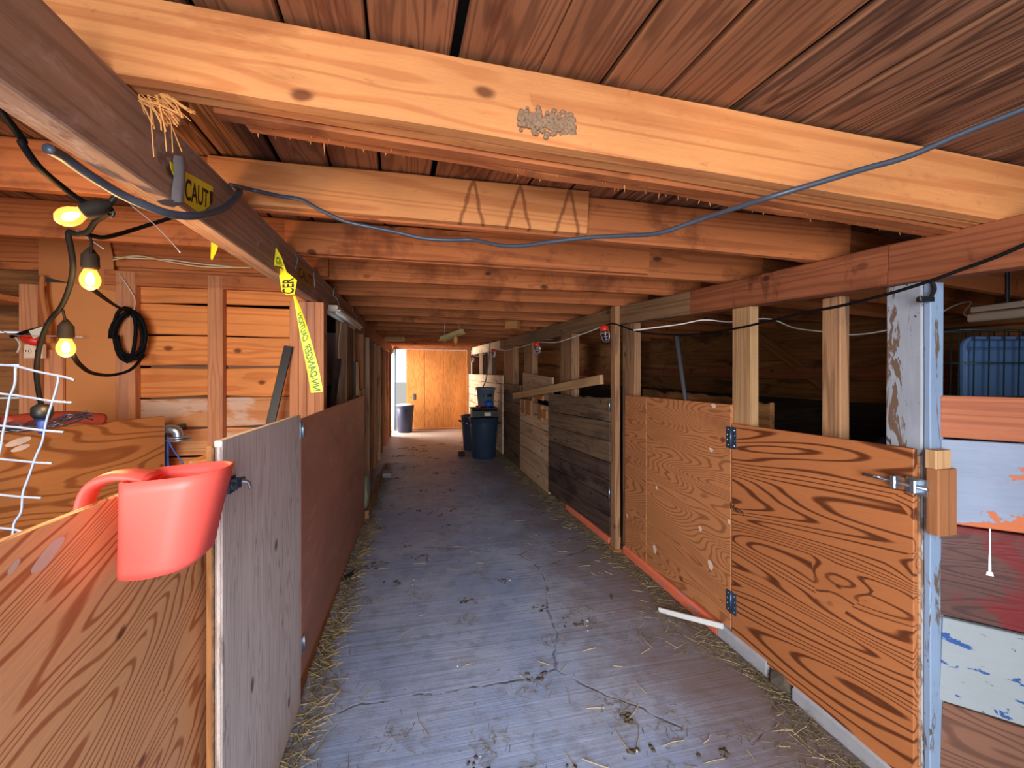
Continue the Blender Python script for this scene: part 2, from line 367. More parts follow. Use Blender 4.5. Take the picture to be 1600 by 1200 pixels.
M['green_bag'] = plain('grey_green_sack', (142, 150, 128), .8, 0, .2, 20)
M['roof_under'] = plain('dark_sky_block', (30, 24, 22), .95)
M['earth'] = plain('outside_gravel', (150, 144, 136), .95, 0, .2, 3)
M['tray'] = plain('blue_grey_tray_plastic', (74, 104, 146), .5, 0, .15, 20)
M['crate_wire'] = plain('dark_green_crate_wire', (34, 58, 58), .4, .3)
M['cement_dark'] = plain('black_rubber', (26, 26, 30), .6)
M['pencil'] = plain('pencil_marks', (70, 38, 24), .8)

def glass(name, col=(1, 1, 1, 1)):
    m = NT(name); m.b.inputs['Base Color'].default_value = col; m.b.inputs['Transmission Weight'].default_value = 1
    m.b.inputs['Roughness'].default_value = .05; m.b.inputs['IOR'].default_value = 1.2
    return m.m
M['glass'] = glass('clear_glass', (.95, .97, 1, 1))
def emit(name, col, st):
    m = NT(name); m.b.inputs['Base Color'].default_value = lin(col); m.b.inputs['Emission Color'].default_value = lin(col); m.b.inputs['Emission Strength'].default_value = st
    return m.m
def bulb_mat():
    m = NT('warm_glowing_bulb'); m.b.inputs['Base Color'].default_value = lin((255, 190, 110)); m.b.inputs['Alpha'].default_value = .45
    m.b.inputs['Emission Color'].default_value = lin((255, 150, 50)); m.b.inputs['Emission Strength'].default_value = 1.0; m.b.inputs['Roughness'].default_value = .1
    return m.m
M['bulb'] = bulb_mat()
M['filament'] = emit('bright_filament', (255, 226, 160), 8)

# concrete floor
def concrete():
    m = NT('brushed_concrete'); co = m.coords(False)
    big = m.noise(co, (1, 1, 1), 1.3, 5, .6)
    mid = m.noise(co, (1, 1, 1), 9, 6, .65)
    fine = m.noise(co, (1, 1, 1), 70, 4, .6)
    brush = m.noise(co, (1.2, 30, 1), 1, 3, .6, .4)
    c = m.mix(m.smooth(big, .3, .7), lin((148, 168, 206)), lin((184, 196, 222)))
    c = m.mix(m.math('MULTIPLY', m.smooth(mid, .46, .70), .5), c, lin((122, 126, 142)))
    c = m.mix(m.math('MULTIPLY', m.smooth(fine, .58, .72), .35), c, lin((186, 186, 190)))
    c = m.mix(m.math('MULTIPLY', m.smooth(brush, .56, .7), .4), c, lin((122, 132, 158)))
    # tracked-in dung dust, mostly by the walls
    sx = m.n('SeparateXYZ'); m.l(co, sx.inputs[0])
    edge = m.math('ABSOLUTE', m.math('SUBTRACT', sx.outputs[0], .35))
    wob = m.math('ADD', edge, m.math('MULTIPLY', m.math('SUBTRACT', m.noise(co, (1, 1, 1), 3.2, 6, .7), .5), 1.5))
    c = m.mix(m.math('MULTIPLY', m.smooth(wob, .75, 1.45), .8), c, lin((124, 108, 94)))
    rgt = m.math('ADD', sx.outputs[0], m.math('MULTIPLY', m.math('SUBTRACT', m.noise(co, (1, 1, 1), 2.4, 6, .7), .5), 1.6))
    c = m.mix(m.math('MULTIPLY', m.smooth(rgt, .55, 1.45), .75), c, lin((122, 104, 98)))
    spk = m.noise(co, (1, 1, 1), 26, 3, .7)
    c = m.mix(m.math('MULTIPLY', m.smooth(spk, .64, .72), .6), c, lin((92, 86, 84)))
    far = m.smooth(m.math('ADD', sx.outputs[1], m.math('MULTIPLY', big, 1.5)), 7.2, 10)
    c = m.mix(m.math('MULTIPLY', far, .7), c, lin((176, 148, 124)))  # warm light by the far doorway put into the floor colour
    # cracks
    mp = m.n('Mapping'); m.l(co, mp.inputs[0]); mp.inputs['Location'].default_value = (.35, .62, 0)
    dn = m.n('TexNoise'); m.l(mp.outputs[0], dn.inputs['Vector']); dn.inputs['Scale'].default_value = 4; dn.inputs['Detail'].default_value = 5
    mx = m.n('Mix', data_type='VECTOR'); mx.inputs[0].default_value = .12; m.l(mp.outputs[0], mx.inputs[4]); m.l(dn.outputs['Color'], mx.inputs[5])
    vo = m.n('TexVoronoi', feature='DISTANCE_TO_EDGE'); m.l(mx.outputs[1], vo.inputs['Vector']); vo.inputs['Scale'].default_value = .75
    cr = m.math('SUBTRACT', 1, m.smooth(vo.outputs['Distance'], .001, .006))
    cr = m.math('MULTIPLY', cr, m.smooth(mid, .40, .55))
    c = m.mix(m.math('MULTIPLY', cr, .6), c, lin((90, 84, 82)))
    m.l(c, m.b.inputs['Base Color']); m.b.inputs['Roughness'].default_value = .55; m.b.inputs['Specular IOR Level'].default_value = .45
    h = m.math('ADD', m.math('ADD', m.math('MULTIPLY', brush, 1.2), m.math('MULTIPLY', fine, .35)), m.math('MULTIPLY', cr, -1.2))
    m.bump(h, .45, .006)
    return m.m
M['concrete'] = concrete()

# ------------------------------------------------------------------ floor and outside ground
bm = bmesh.new(); bm_box(bm, -3.6, 4.3, -.9, 11.3, -.12, 0); structure(obj('floor', bm, M['concrete']))
bm = bmesh.new(); bm_box(bm, -40, 40, -40, 60, -.30, -.06); structure(obj('ground_outside', bm, M['earth']))

# ------------------------------------------------------------------ roof: boards over joists
JH = .170; ZL = 2.122 + JH
def beam_top(Y): return 1.945 + (Y - .85) * .041 if Y < 3.3 else 2.045 + (Y - 3.3) * .007
def roof_z(X, Y):
    if X < -.6: return ZL
    t = (X + .6) / 2.27
    return ZL + (beam_top(Y) + JH + .002 - ZL) * t
bm = bmesh.new()
def roof_grid(dz):
    xs = [-3.6, -.6, 1.67, 4.3]; ys = [-.7, 3.3, 11.3]
    return [[bm.verts.new((x, y, roof_z(x, y) + dz)) for x in xs] for y in ys]
g0 = roof_grid(.06); g1 = roof_grid(.11)
for g in (g0, g1):
    for j in range(2):
        for i in range(3): bm.faces.new((g[j][i], g[j][i + 1], g[j + 1][i + 1], g[j + 1][i]))
bmesh.ops.recalc_face_normals(bm, faces=bm.faces)
ceiling = structure(obj('ceiling', bm, M['roof_under']))  # added dark slab above the boards, blocks sky so gaps stay dark
rx = random.Random(3)
x = -3.5
while x < 4.1:
    wd = rx.choice((.165, .185, .195, .20)); xc = x + wd / 2
    pale = -.5 < xc < .95  # paler boards, picked at random over the middle of the aisle
    for (y0, y1) in ((-.7, 3.26), (3.28, 11.2)):
        if xc < -.6 and y0 > 3: continue
        jx = rx.uniform(-.02, .01)
        a = Vector((xc + (.08 if y0 < 0 else 0) + jx, y0, roof_z(xc, y0) + .0125)); b = Vector((xc - (.08 if y0 < 0 else 0), y1, roof_z(xc, y1) + .0125))
        e = .05; nz = Vector((roof_z(xc - e, (y0 + y1) / 2) - roof_z(xc + e, (y0 + y1) / 2), 0, 2 * e)).normalized()
        mat = M['ceil_pale'] if (pale and rx.random() < .7) else M['ceil']
        m4, l = frame(a, b, Vector((1, 0, 0)) - nz * nz.x)
        o = obj('roof_board', box_bm(l, .022, wd - rx.uniform(.006, .016), 6, .006, .004), mat, ceiling)
        o.matrix_basis = m4
    x += wd

wn = structure(block('wall_near_blocker', .90, 4.2, -.86, -.80, 0, 2.3, M['stall_inner'], None, 'x'))  # unseen wall added behind the camera to keep light off the right
block('board', -3.56, -1.35, -.86, -.80, 0, 2.3, M['stall_inner'], wn, 'x')
block('lintel_board', -1.35, .90, -.84, -.80, 2.14, 2.34, M['stall_inner'], wn, 'x')
def streaked(xs):
    m = M['joist'].copy(); m.name = 'drip_streaked_joist_wood'; n = NT.__new__(NT); n.m = m; n.t = m.node_tree; n.b = n.t.nodes['Principled BSDF']
    tc = n.n('TexCoord').outputs['Object']; sx = n.n('SeparateXYZ'); n.l(tc, sx.inputs[0])
    wob = n.math('MULTIPLY', n.math('SUBTRACT', n.noise(tc, (1, 1, 1), 22, 3, .6), .5), .022); tot = None
    for x0 in xs:
        a = n.math('ABSOLUTE', n.math('SUBTRACT', sx.outputs[0], x0))
        dd = n.math('ABSOLUTE', n.math('ADD', wob, n.math('SUBTRACT', a, n.math('MULTIPLY', n.math('SUBTRACT', .082, sx.outputs[2]), .27))))
        ln = n.math('SUBTRACT', 1, n.smooth(dd, .002, .011))
        tot = ln if tot is None else n.math('MAXIMUM', tot, ln)
    src = n.b.inputs['Base Color'].links[0].from_socket
    n.l(n.mix(n.math('MULTIPLY', tot, .7), src, lin((112, 56, 30))), n.b.inputs['Base Color'])
    return m
# joists
JL = [.973, 1.62, 2.235, 2.84] + [2.84 + .605 * i for i in range(1, 14)]
SK = [.115, .255, .335, .39, .35, .31, .28, .23, .2, .17, .14, .11, .08, .06, .04, .02, 0]
ordn = 'first second third fourth fifth sixth seventh eighth ninth tenth eleventh twelfth thirteenth fourteenth fifteenth sixteenth seventeenth'.split()
def joist_pts(i, xa, xb, off=0.0):
    """centre line of joist i from X=xa to xb"""
    def p(X):
        Y = JL[i] - SK[i] * (X + .02) / 1.77 + off + .019
        return Vector((X, Y, roof_z(X, Y) - JH / 2 - .0015))
    return p(xa), p(xb)
for i in range(17):
    far = ' receding down the aisle' if i > 4 else ''
    if i == 0:
        t = thing('ceiling_joist', 'first ceiling joist overhead, pale built-up header of four boards with hornet nest', 'joist', (0.5, 1.05, 2.2), 'joists across the aisle')
        for k, (xa, xb, dz) in enumerate(((-.74, 2.25, 0), (-.6, 2.25, -.002), (-.45, 2.25, -.010), (-.40, 2.25, -.004))):
            a, b = joist_pts(0, xa, xb, k * .046)
            a.z += dz; b.z += dz
            plank('joist_board', a, b, .170, .040, (0, 0, 1), M['joist'] if k < 2 else M['joist_dark'], t, 14, .004 if k < 3 else .012, .004)
        continue
    lab = {1: 'second ceiling joist, doubled by a shorter board with dark drip streaks', 2: 'third ceiling joist, stained sister board ending past midspan',
           3: 'fourth ceiling joist, plain orange board above the four-stud corner post'}.get(i, f'{ordn[i]} ceiling joist from the camera, rough orange board receding down the aisle')
    if i in (1, 2):
        t = thing('ceiling_joist', lab, 'joist', (0.5, JL[i], 2.2), 'joists across the aisle')
        a, b = joist_pts(i, -.74, 1.80 if i == 1 else 1.86, .0405)
        plank('joist_board', a, b, .170, .038, (0, 0, 1), M['joist_dark'], t, 10, .006, .004)
        a, b = joist_pts(i, -.74, .66 if i == 1 else 1.22)
        sis = part_label(plank('sister_board', a, b, .166, .038, (0, 0, 1), M['joist'] if i == 1 else M['joist_dark'], t, 8, .004, .003), 'shorter sister board nailed to the joist')
        if i == 1:
            sis.data.materials.clear(); sis.data.materials.append(streaked([(sis.matrix_basis.inverted() @ ay(px, 290, a.y)).x for px in (742, 808, 876)]))
    else:
        a, b = joist_pts(i, -.74, 1.86)
        o = plank('ceiling_joist', a, b, .170, .038, (0, 0, 1), M['joist_dark'], None, 10, .006, .004)
        tag(o, lab, 'joist', 'joists across the aisle')
# joists over the right stalls, lapped beside the aisle joists
for i in range(0, 12):
    Y = JL[i] - SK[i] + .062 + (.08 if i == 0 else .04 if i < 3 else 0)
    o = plank('stall_joist', (1.58, Y, roof_z(1.58, Y) - JH / 2 - .003), (4.2, Y + .1, roof_z(4.2, Y + .1) - JH / 2 - .003), .170, .038, (0, 0, 1), M['joist_dark'], None, 6, .005)
    tag(o, f'{ordn[i]} lapped joist over the dark stalls counted from the near end', 'joist', 'joists over the dark stalls')
# joists over the tack room
for i in range(0, 4):
    Y = JL[i] + .10 + (.12 if i == 0 else .04 if i < 3 else 0)
    o = plank('tack_room_joist', (-3.5, Y, 2.205), (-.56, Y, 2.205), .170, .038, (0, 0, 1), M['joist_dark'], None, 6, .005)
    tag(o, f'{ordn[i]} orange joist over the bulb-lit tack room, counted from the camera', 'joist', 'joists over the tack room')

# ------------------------------------------------------------------ beams
def beam(name, pts, t, mat, label, X0, lower=0):
    pass
lb = thing('carrying_beam', 'dusty grey-brown double beam with caution tape, beside the bulb-lit tack room', 'beam', (-.63, 3, 1.93))
plank('beam_board', (-.619, -.79, 2.022), (-.619, 5.2, 2.026), .185, .038, (0, 0, 1), M['beam'], lb, 16, .003, .004)
plank('beam_board', (-.661, -.79, 2.026), (-.661, 5.3, 2.029), .176, .038, (0, 0, 1), M['beam'], lb, 16, .003, .004)
plank('beam_board', (-.62, 5.25, 2.026), (-.60, 10.9, 2.026), .185, .04, (0, 0, 1), M['beam_red'], lb, 12, .004, .004)
plank('beam_board', (-.663, 5.31, 2.026), (-.643, 10.9, 2.026), .185, .04, (0, 0, 1), M['beam_red'], lb, 12, .004, .004)

rb = thing('carrying_beam', 'reddish beam spliced end to end, carrying joists above the stall fronts', 'beam', (1.68, 3, 1.9))
def rbeam(y0, y1, x0, x1, mat, hgt=.145):
    plank('beam_board', (x0, y0, beam_top(y0) - hgt / 2 - .002), (x1, y1, beam_top(y1) - hgt / 2 - .002), hgt, .085, (0, 0, 1), mat, rb, 10, .003, .004)
rbeam(-.6, 1.155, 1.72, 1.70, M['beam_red']); rbeam(1.158, 2.27, 1.70, 1.70, M['beam_red']); rbeam(2.273, 3.3, 1.70, 1.69, M['beam_grey'])
rbeam(3.303, 5.0, 1.69, 1.64, M['beam_grey'], .15); rbeam(5.003, 7.6, 1.64, 1.56, M['beam_grey'], .16); rbeam(7.603, 10.4, 1.56, 1.42, M['stall_far'], .17)

# ------------------------------------------------------------------ tack room back wall (Y = 2.85)
wall = structure(obj('wall_back', box_bm(.04, .04, .3), M['bark']))   # a sill block the boards stand on
wall.matrix_basis = Matrix.Translation((-1.6, 2.92, .15))
zs = [.02, .21, .40, .60, .79, .985, 1.16, 1.345, 1.535, 1.72, 1.915, 2.10]
gaps = [.004, .004, .004, .004, .012, .016, .010, .018, .008, .014, .016]
rw = random.Random(11)
for z0, z1, gp in zip(zs, zs[1:], gaps):
    tilt = rw.uniform(-.006, .006)
    zc = (z0 + z1 - gp) / 2
    mat = M['tack_worn'] if .9 < zc < 1.4 else M['tack']
    plank('board', (-1.66, 2.925, zc + tilt), (-.62, 2.925, zc - tilt), z1 - z0 - gp, .024, (0, 0, 1), mat, wall, 10, .010, .004)
for z in (1.535, 1.345, 1.16):
    plank('bark_edge', (-1.56, 2.945, z - .012), (-.62, 2.945, z - .012), .034, .012, (0, 0, 1), M['bark'], wall, 14, .012, .004)
def wstud(x0, x1, z0, z1, mat, lab, y0=2.86, y1=2.912):
    o = block('wall_stud', x0, x1, y0, y1, z0, z1, mat, None, 'z'); tag(o, lab, 'stud'); return o
p = ay(180, 400, 2.86); q = ay(211, 400, 2.86); wstud(p.x, q.x, 0, 2.08, M['stud'], 'orange wall stud with a coiled black cable hung on it')
p = ay(324, 400, 2.86); q = ay(348, 400, 2.86); wstud(p.x, q.x, 0, 2.08, M['stud'], 'slim upright stud on the boarded wall, between coil stud and corner post')
# corner post of four studs
t = thing('corner_post', 'corner post built of four upright studs side by side', 'post', (-.67, 2.85, 0))
xs = [ay(v, 500, 2.80).x for v in (452, 466, 479, 492, 506)]
for a, b in zip(xs, xs[1:]):
    block('stud', a + .001, b - .001, 2.80, 2.90, 0, 1.93, M['stud'], t, 'z')
# header board above the planks
o = block('header_board', -1.75, -.70, 2.86, 2.90, 2.0, 2.085, M['joist_dark']); tag(o, 'dark header board with loose wiring above the tack room boards', 'board')
# cardboard sheets left of the coil stud
p0 = ay(60, 366, 2.90); p1 = ay(182, 600, 2.90)
o = block('cardboard_sheet', p0.x, p1.x, 2.90, 2.908, .3, ay(60, 440, 2.9).z, M['card']); tag(o, 'large tan cardboard sheet lining the wall behind the bulbs', 'cardboard')
bm = bmesh.new()
pf = [ay(x_, y_, 2.885) for x_, y_ in ((60, 366), (108, 366), (170, 372), (176, 400), (181, 456), (100, 440), (60, 430))]
vs0 = [bm.verts.new(v) for v in pf]; vs1 = [bm.verts.new(v + Vector((0, .006, 0))) for v in pf]
bm.faces.new(vs0); bm.faces.new(list(reversed(vs1)))
for k in range(len(pf)): bm.faces.new((vs0[k], vs0[(k + 1) % 7], vs1[(k + 1) % 7], vs1[k]))
bmesh.ops.recalc_face_normals(bm, faces=bm.faces)
o = obj('cardboard_flap', bm, M['card_dark']); tag(o, 'smaller cardboard flap overlapping the top of the large sheet', 'cardboard')
p = ay(34, 500, 2.86); q = ay(63, 500, 2.86)
wstud(p.x, q.x, 0, 1.98, M['stud'], 'wide wall stud carrying the electrical outlet', 2.84, 2.90)
q2 = ay(97, 500, 2.87)
o = block('wall_board', q.x + .004, q2.x, 2.875, 2.895, .5, 1.62, M['stud'], None, 'z'); tag(o, 'upright board beside the outlet stud under the cardboard', 'board')
# dark boards further left, shelf
for k in range(11):
    block('board', -3.4, p.x - .01, 2.98, 3.0, .02 + .19 * k, .20 + .19 * k, M['stall_inner'], wall, 'x')
z = ay(20, 465, 2.8).z
o = block('shelf_board', -3.2, p.x - .003, 2.60, 2.97, z - .02, z + .01, M['joist']); tag(o, 'short wooden shelf in the dark recess beside the outlet stud', 'shelf')
block('board', -3.5, -.64, 2.945, 2.965, 2.08, 2.30, M['joist_dark'], wall, 'x')  # added filler board, stops sky light leaking in above the header
wl = structure(block('wall_left', -3.56, -3.5, -.6, 3.05, 0, 2.27, M['stall_inner'], None, 'y'))
for k in range(11):
    block('board', -3.5, -3.478, -.6, 2.97, .02 + .19 * k, .20 + .19 * k, M['tack'], wl, 'y')

# ------------------------------------------------------------------ near left panels
def panel(name, y0, y1, X, t, z00, z01, z10, z11, mat, vertical=False):
    """sheet with its face to the aisle at X; bottom/top heights at both ends"""
    bm = bmesh.new()
    m4, l = (Matrix.Translation((X - t / 2, (y0 + y1) / 2, (z00 + z01) / 2)), y1 - y0)
    zc = (z00 + z01) / 2
    for sx in (0, 1): pass
    if vertical:   # local X up
        rot = Matrix(((0, 1, 0), (0, 0, 1), (1, 0, 0))).transposed().to_4x4()
    basis = Matrix(((0, 1, 0), (-1, 0, 0), (0, 0, 1))).transposed().to_4x4() if not vertical else Matrix(((0, 0, 1), (-1, 0, 0), (0, -1, 0))).transposed().to_4x4()
    mw = Matrix.Translation((X - t / 2, (y0 + y1) / 2, zc)) @ basis
    inv = mw.inverted()
    co = [(X - t, y0, z00), (X, y0, z00), (X, y1, z10), (X - t, y1, z10), (X - t, y0, z01), (X, y0, z01), (X, y1, z11), (X - t, y1, z11)]
    v = [bm.verts.new(inv @ Vector(c)) for c in co]
    for f in ((0, 3, 2, 1), (4, 5, 6, 7), (0, 1, 5, 4), (1, 2, 6, 5), (2, 3, 7, 6), (3, 0, 4, 7)): bm.faces.new([v[i] for i in f])
    bmesh.ops.recalc_face_normals(bm, faces=bm.faces)
    bmesh.ops.bevel(bm, geom=list(bm.edges), offset=.002, segments=1, affect='EDGES')
    o = obj(name, bm, mat); o.matrix_basis = mw
    return o
def attach(o, parent):
    o.parent = parent; o.matrix_parent_inverse = wm(parent).inverted(); return o

t = thing('stall_gate', 'orange plywood gate with swirling grain and a scoop on its top edge', 'gate', (-.56, .8, 0))
attach(panel('plywood_sheet', .10, 1.42, -.55, .018, .04, 1.276, .04, 1.254, M['ply_gate']), t)
attach(plank('frame_board', (-.592, .12, 1.14), (-.592, 1.40, 1.14), .09, .038, (0, 0, 1), M['raw_block']), t)
attach(plank('frame_board', (-.592, .12, .25), (-.592, 1.40, .25), .09, .038, (0, 0, 1), M['raw_block']), t)
attach(block('frame_post', -.611, -.573, 1.32, 1.42, .0, 1.252, M['raw_block'], None, 'z'), t)
attach(block('foot_board', -.611, -.573, .12, .20, .0, 1.09, M['raw_block'], None, 'z'), t)
for (px, py, r1, r2) in ((76, 866, .016, .034), (22, 885, .008, .011)):
    c = ax(px, py, -.5495); bm = bmesh.new()
    vs = [bm.verts.new((c.x, c.y + r2 * math.cos(a) * .9 + r1 * math.sin(a) * .2, c.z + (r1 * math.sin(a) + r2 * .45 * math.cos(a)) * (1 - .25 * abs(math.cos(a))))) for a in [2 * PI * k / 20 for k in range(20)]]
    bm.faces.new(vs); f = bm.faces[:] if hasattr(bm.faces, '__getitem__') else list(bm.faces)
    bmesh.ops.recalc_face_normals(bm, faces=list(bm.faces))
    part_label(obj('wood_patch', bm, M['hay_dust'], t), 'pale wood filler patch')

t = thing('stall_gate', 'weathered grey plywood gate hinged to the brown panel', 'gate', (-.51, 1.6, 0))
attach(panel('plywood_sheet', 1.245, 2.018, -.50, .019, .015, 1.316, .015, 1.306, M['ply_grey'], True), t)
attach(panel('plywood_sheet', 1.235, 2.018, -.5195, .014, .015, 1.305, .015, 1.297, M['raw_block'], True), t)
def bolt(parent, c, sgn=1):
    bm = bmesh.new(); bm_box(bm, c.x, c.x + .006, c.y - .02, c.y + .02, c.z - .022, c.z + .022); attach(obj('latch_plate', bm, M['steel_dark']), parent)
    tube('bolt_rod', [(c.x + .014, c.y - .035, c.z + .004), (c.x + .014, c.y + .05, c.z + .004)], .006, M['steel_dark'], parent, 10, False)
    tube('bolt_knob', [(c.x + .014, c.y + .02, c.z + .004), (c.x + .034, c.y + .026, c.z - .002), (c.x + .038, c.y + .03, c.z - .02)], .005, M['steel'], parent, 8)
    bm = bmesh.new()
    for dy in (-.012, .012): bm_box(bm, c.x, c.x + .022, c.y + dy - .004, c.y + dy + .004, c.z - .012, c.z + .016)
    attach(stuff(obj('latch_guide', bm, M['steel_dark'])), parent)
bolt(t, ax(360, 757, -.497))
def side_hinge(parent, c, h=.07):
    tube('hinge_barrel', [(c.x + .006, c.y, c.z - h / 2), (c.x + .006, c.y, c.z + h / 2)], .006, M['steel'], parent, 10, False)
    for sy in (-1, 1):
        bm = bmesh.new(); bm_box(bm, c.x, c.x + .003, min(c.y, c.y + sy * .026), max(c.y, c.y + sy * .026), c.z - h / 2, c.z + h / 2)
        attach(obj('hinge_leaf', bm, M['steel']), parent)
side_hinge(t, ax(471, 672, -.4995)); side_hinge(t, ax(473, 1005, -.4995))

t = thing('stall_boarding', 'brown hardboard stall panel running along the straw-edged aisle', 'panel', (-.51, 3.2, 0))
attach(panel('hardboard_sheet', 2.022, 4.36, -.50, .016, .13, 1.285, .02, 1.262, M['hard']), t)
attach(plank('frame_board', (-.536, 2.03, 1.22), (-.536, 4.35, 1.205), .09, .038, (0, 0, 1), M['stud_weather']), t)
attach(plank('frame_board', (-.536, 2.03, .045), (-.536, 4.35, .045), .09, .038, (0, 0, 1), M['raw_block']), t)
attach(block('frame_post', -.555, -.517, 4.26, 4.34, .09, 1.16, M['raw_block'], None, 'z'), t)

# plywood partition behind the wire fence
pa = az(-60, 683.5, 1.25); pb = az(255, 650, 1.25)
dv = (pb - pa).normalized(); nv = Vector((dv.y, -dv.x, 0))
t = thing('partition_panel', 'brown figured plywood panel with two pale oval patches, below the light bulbs', 'panel', ((pa.x + pb.x) / 2, (pa.y + pb.y) / 2, 0))
m4, l = frame(Vector((pa.x, pa.y, .63)), Vector((pb.x, pb.y, .63)), (0, 0, 1))
o = obj('plywood_sheet', box_bm(l, .018, 1.24, 1, 0, .002), M['ply_partition'], t); o.matrix_basis = m4
part_label(plank('edge_strip', Vector((pb.x, pb.y, .01)) + dv * .006 - nv * .01, Vector((pb.x, pb.y, 1.25)) + dv * .006 - nv * .01, .02, .012, dv, M['ply_grey'], t), 'grey edge strip')
def on_part(px, py):
    d = D(px, py); n = nv; k = (pa - O).dot(n) / d.dot(n); return O + d * k
for px, py, rr in ((26, 690, .024), (29, 700, .018)):
    c = on_part(px, py + (0 if py < 695 else 0)); s = (1 if nv.dot(O - c) > 0 else -1)
    bm = bmesh.new()
    bm.faces.new([bm.verts.new(c + nv * s * .0105 + dv * rr * 1.7 * math.cos(a) + Vector((0, 0, 1)) * (rr * .6 * math.sin(a) + rr * .4 * math.cos(a))) for a in [2 * PI * k / 18 for k in range(18)]])
    part_label(obj('wood_patch', bm, M['hay_dust'], t), 'pale oval plug')

# ------------------------------------------------------------------ far left side (X about -0.6)
wf = structure(block('wall_far_left', -1.75, -1.71, 2.98, 10.0, 0, 2.2, M['stall_inner'], None, 'y'))
for k in range(9):
    block('board', -.70, -.676, 4.95, 9.9, .02 + .205 * k, .215 + .205 * k, M['stall_board'] if k < 6 else M['stall_inner'], wf, 'y', rough=.006, seg=6)
# speckled wall panel seen above the brown panel
p = ay(500, 523, 4.75); q = ay(530, 603, 4.75)
o = block('wall_panel', -1.70, -.70, 4.75, 4.78, .80, p.z, M['pink_board']); tag(o, 'speckled pinkish-white panel behind the brown stall panel', 'panel')
wall_s = block('board', -1.70, -.66, 4.785, 4.81, 0.01, 2.2, M['stall_black'], wf)
o = block('panel_strip', -1.70, -.70, 4.735, 4.75, p.z - .004, p.z + .022, M['white']); tag(o, 'white strip along the top of the speckled panel', 'trim')
p = ax(530, 525, -.60)
o = block('stall_post', -.655, -.565, 3.72, 3.81, 0, 1.93, M['stud_weather'], None, 'z'); tag(o, 'light two-tone post standing just behind the brown stall panel', 'post')
o = block('stall_post', -.64, -.60, 4.02, 4.32, 0, 1.93, M['gate_dark'], None, 'z'); tag(o, 'wide dark plywood upright at the end of the brown panel', 'post')
o = block('black_bin', -1.25, -.70, 4.2, 4.68, 0, 1.36, M['black'], None, 'x'); tag(o, 'tall black feed bin below the speckled panel', 'bin')
pa_ = ax(520, 618, -.9); pb_ = ax(528, 558, -.9)
a = ay(513, 640, 3.6); b = ay(526, 560, 3.6)
o = plank('leaning_board', Vector((a.x, 3.6, .002)) + Vector((-.1, 0, 0)), (b.x, 3.66, b.z), .05, .02, (1, 0, 0), M['gate_darker']); tag(o, 'dark narrow board leaning in front of the speckled panel', 'board')
pts = [ay(533, 505, 3.7), ay(529, 540, 3.68), ay(530, 590, 3.68), ay(524, 635, 3.68)]
o = tube('hanging_wire', pts, .004, M['white_cable']); tag(o, 'white cable hanging beside the light two-tone post', 'cable')
o = block('control_box', -.615, -.585, 4.40, 4.62, ax(571, 612, -.6).z, ax(571, 568, -.6).z, M['black'], None, 'y'); tag(o, 'small black box with pale print on the far posts', 'box')
# posts and slats beyond the brown panel
ys = [4.42, 5.05, 5.6, 6.1, 6.7, 7.3, 8.0, 8.7, 9.3]
for k, y in enumerate(ys):
    o = block('stall_post', -.672, -.60 + .008 * (k % 3), y, y + .09, 0, 1.93, (M['stud_weather'], M['stud'], M['stall_board'])[k % 3], None, 'z')
    tag(o, f'{ordn[k]} rough post beyond the brown panel, counting away along the aisle', 'post', 'posts along the far boarded side')
for k in range(6):
    o = block('short_slat', -.598, -.575, 4.66 , 5.04, .32 + .165 * k, .475 + .165 * k, M['stall_board'], None, 'y')
    tag(o, f'short slat between the first rough posts, {ordn[k]} from the floor', 'slat', 'short slats past the brown panel')
    if k == 0: first_slat = o
o = block('slat_backing', -.62, -.599, 4.70, 4.76, 0, 1.30, M['stud_weather'], None, 'z'); tag(o, 'upright cleat the short slats are nailed to', 'board')
# pieces lying by the far left edge
o = block('sill_board', -.50, -.46, 4.4, 5.9, 0.0, .10, M['stud_weather'], None, 'y'); tag(o, 'low sill board on the floor past the brown panel', 'board')
bm = bmesh.new()
rs = random.Random(5)
bmesh.ops.create_icosphere(bm, subdivisions=3, radius=1)
for v in bm.verts:
    n_ = mnoise.noise(v.co * 1.7) * .25
    v.co = Vector((v.co.x * .06 * (1 + n_), v.co.y * .16 * (1 + n_), max(-.12, v.co.z * .2 * (1 + n_))))
o = obj('feed_sack', bm, M['green_bag'], smooth=True); o.matrix_basis = Matrix.Translation((-.52, 4.56, .225)); tag(o, 'slumped grey-green feed sack at the end of the brown panel', 'sack')
o = block('concrete_block', -.46, -.34, 6.1, 6.3, 0, .06, M['curb'], None, 'y'); tag(o, 'small broken concrete block on the floor by the far posts', 'block')

# ------------------------------------------------------------------ far end: door, jambs
we = structure(block('wall_far', -3.5, 4.2, 11.06, 11.1, 2.06, 2.5, M['stall_inner'], None, 'x'))
block('board', 1.46, 4.2, 11.06, 11.1, 0, 2.06, M['stall_inner'], we, 'x')
block('board', -1.75, -.56, 11.06, 11.1, 0, 2.06, M['stall_inner'], we, 'x')
dr = structure(block('door_1', -.24, 1.35, 11.0, 11.02, .03, 2.05, M['end_ply'], None, 'x'))
xsn = [-.24, .22, .70, 1.35]
for a, b in zip(xsn, xsn[1:]):
    block('plywood_panel', a + .004, b - .004, 10.975, 11.0, .03, 2.05, M['end_ply'], dr, 'z')
p = ay(647, 620, 10.96)
bm = bmesh.new(); bm_box(bm, p.x - .02, p.x + .02, 10.955, 10.972, p.z - .08, p.z + .08); part_label(attach(obj('door_latch', bm, M['steel_dark']), dr), 'dark door latch')
structure(block('trim_1', 1.30, 1.42, 10.9, 10.97, 0, 2.06, M['raw_block'], None, 'z'))
structure(block('trim_2', -.56, 1.42, 10.9, 10.97, 2.062, 2.14, M['raw_block'], None, 'x'))
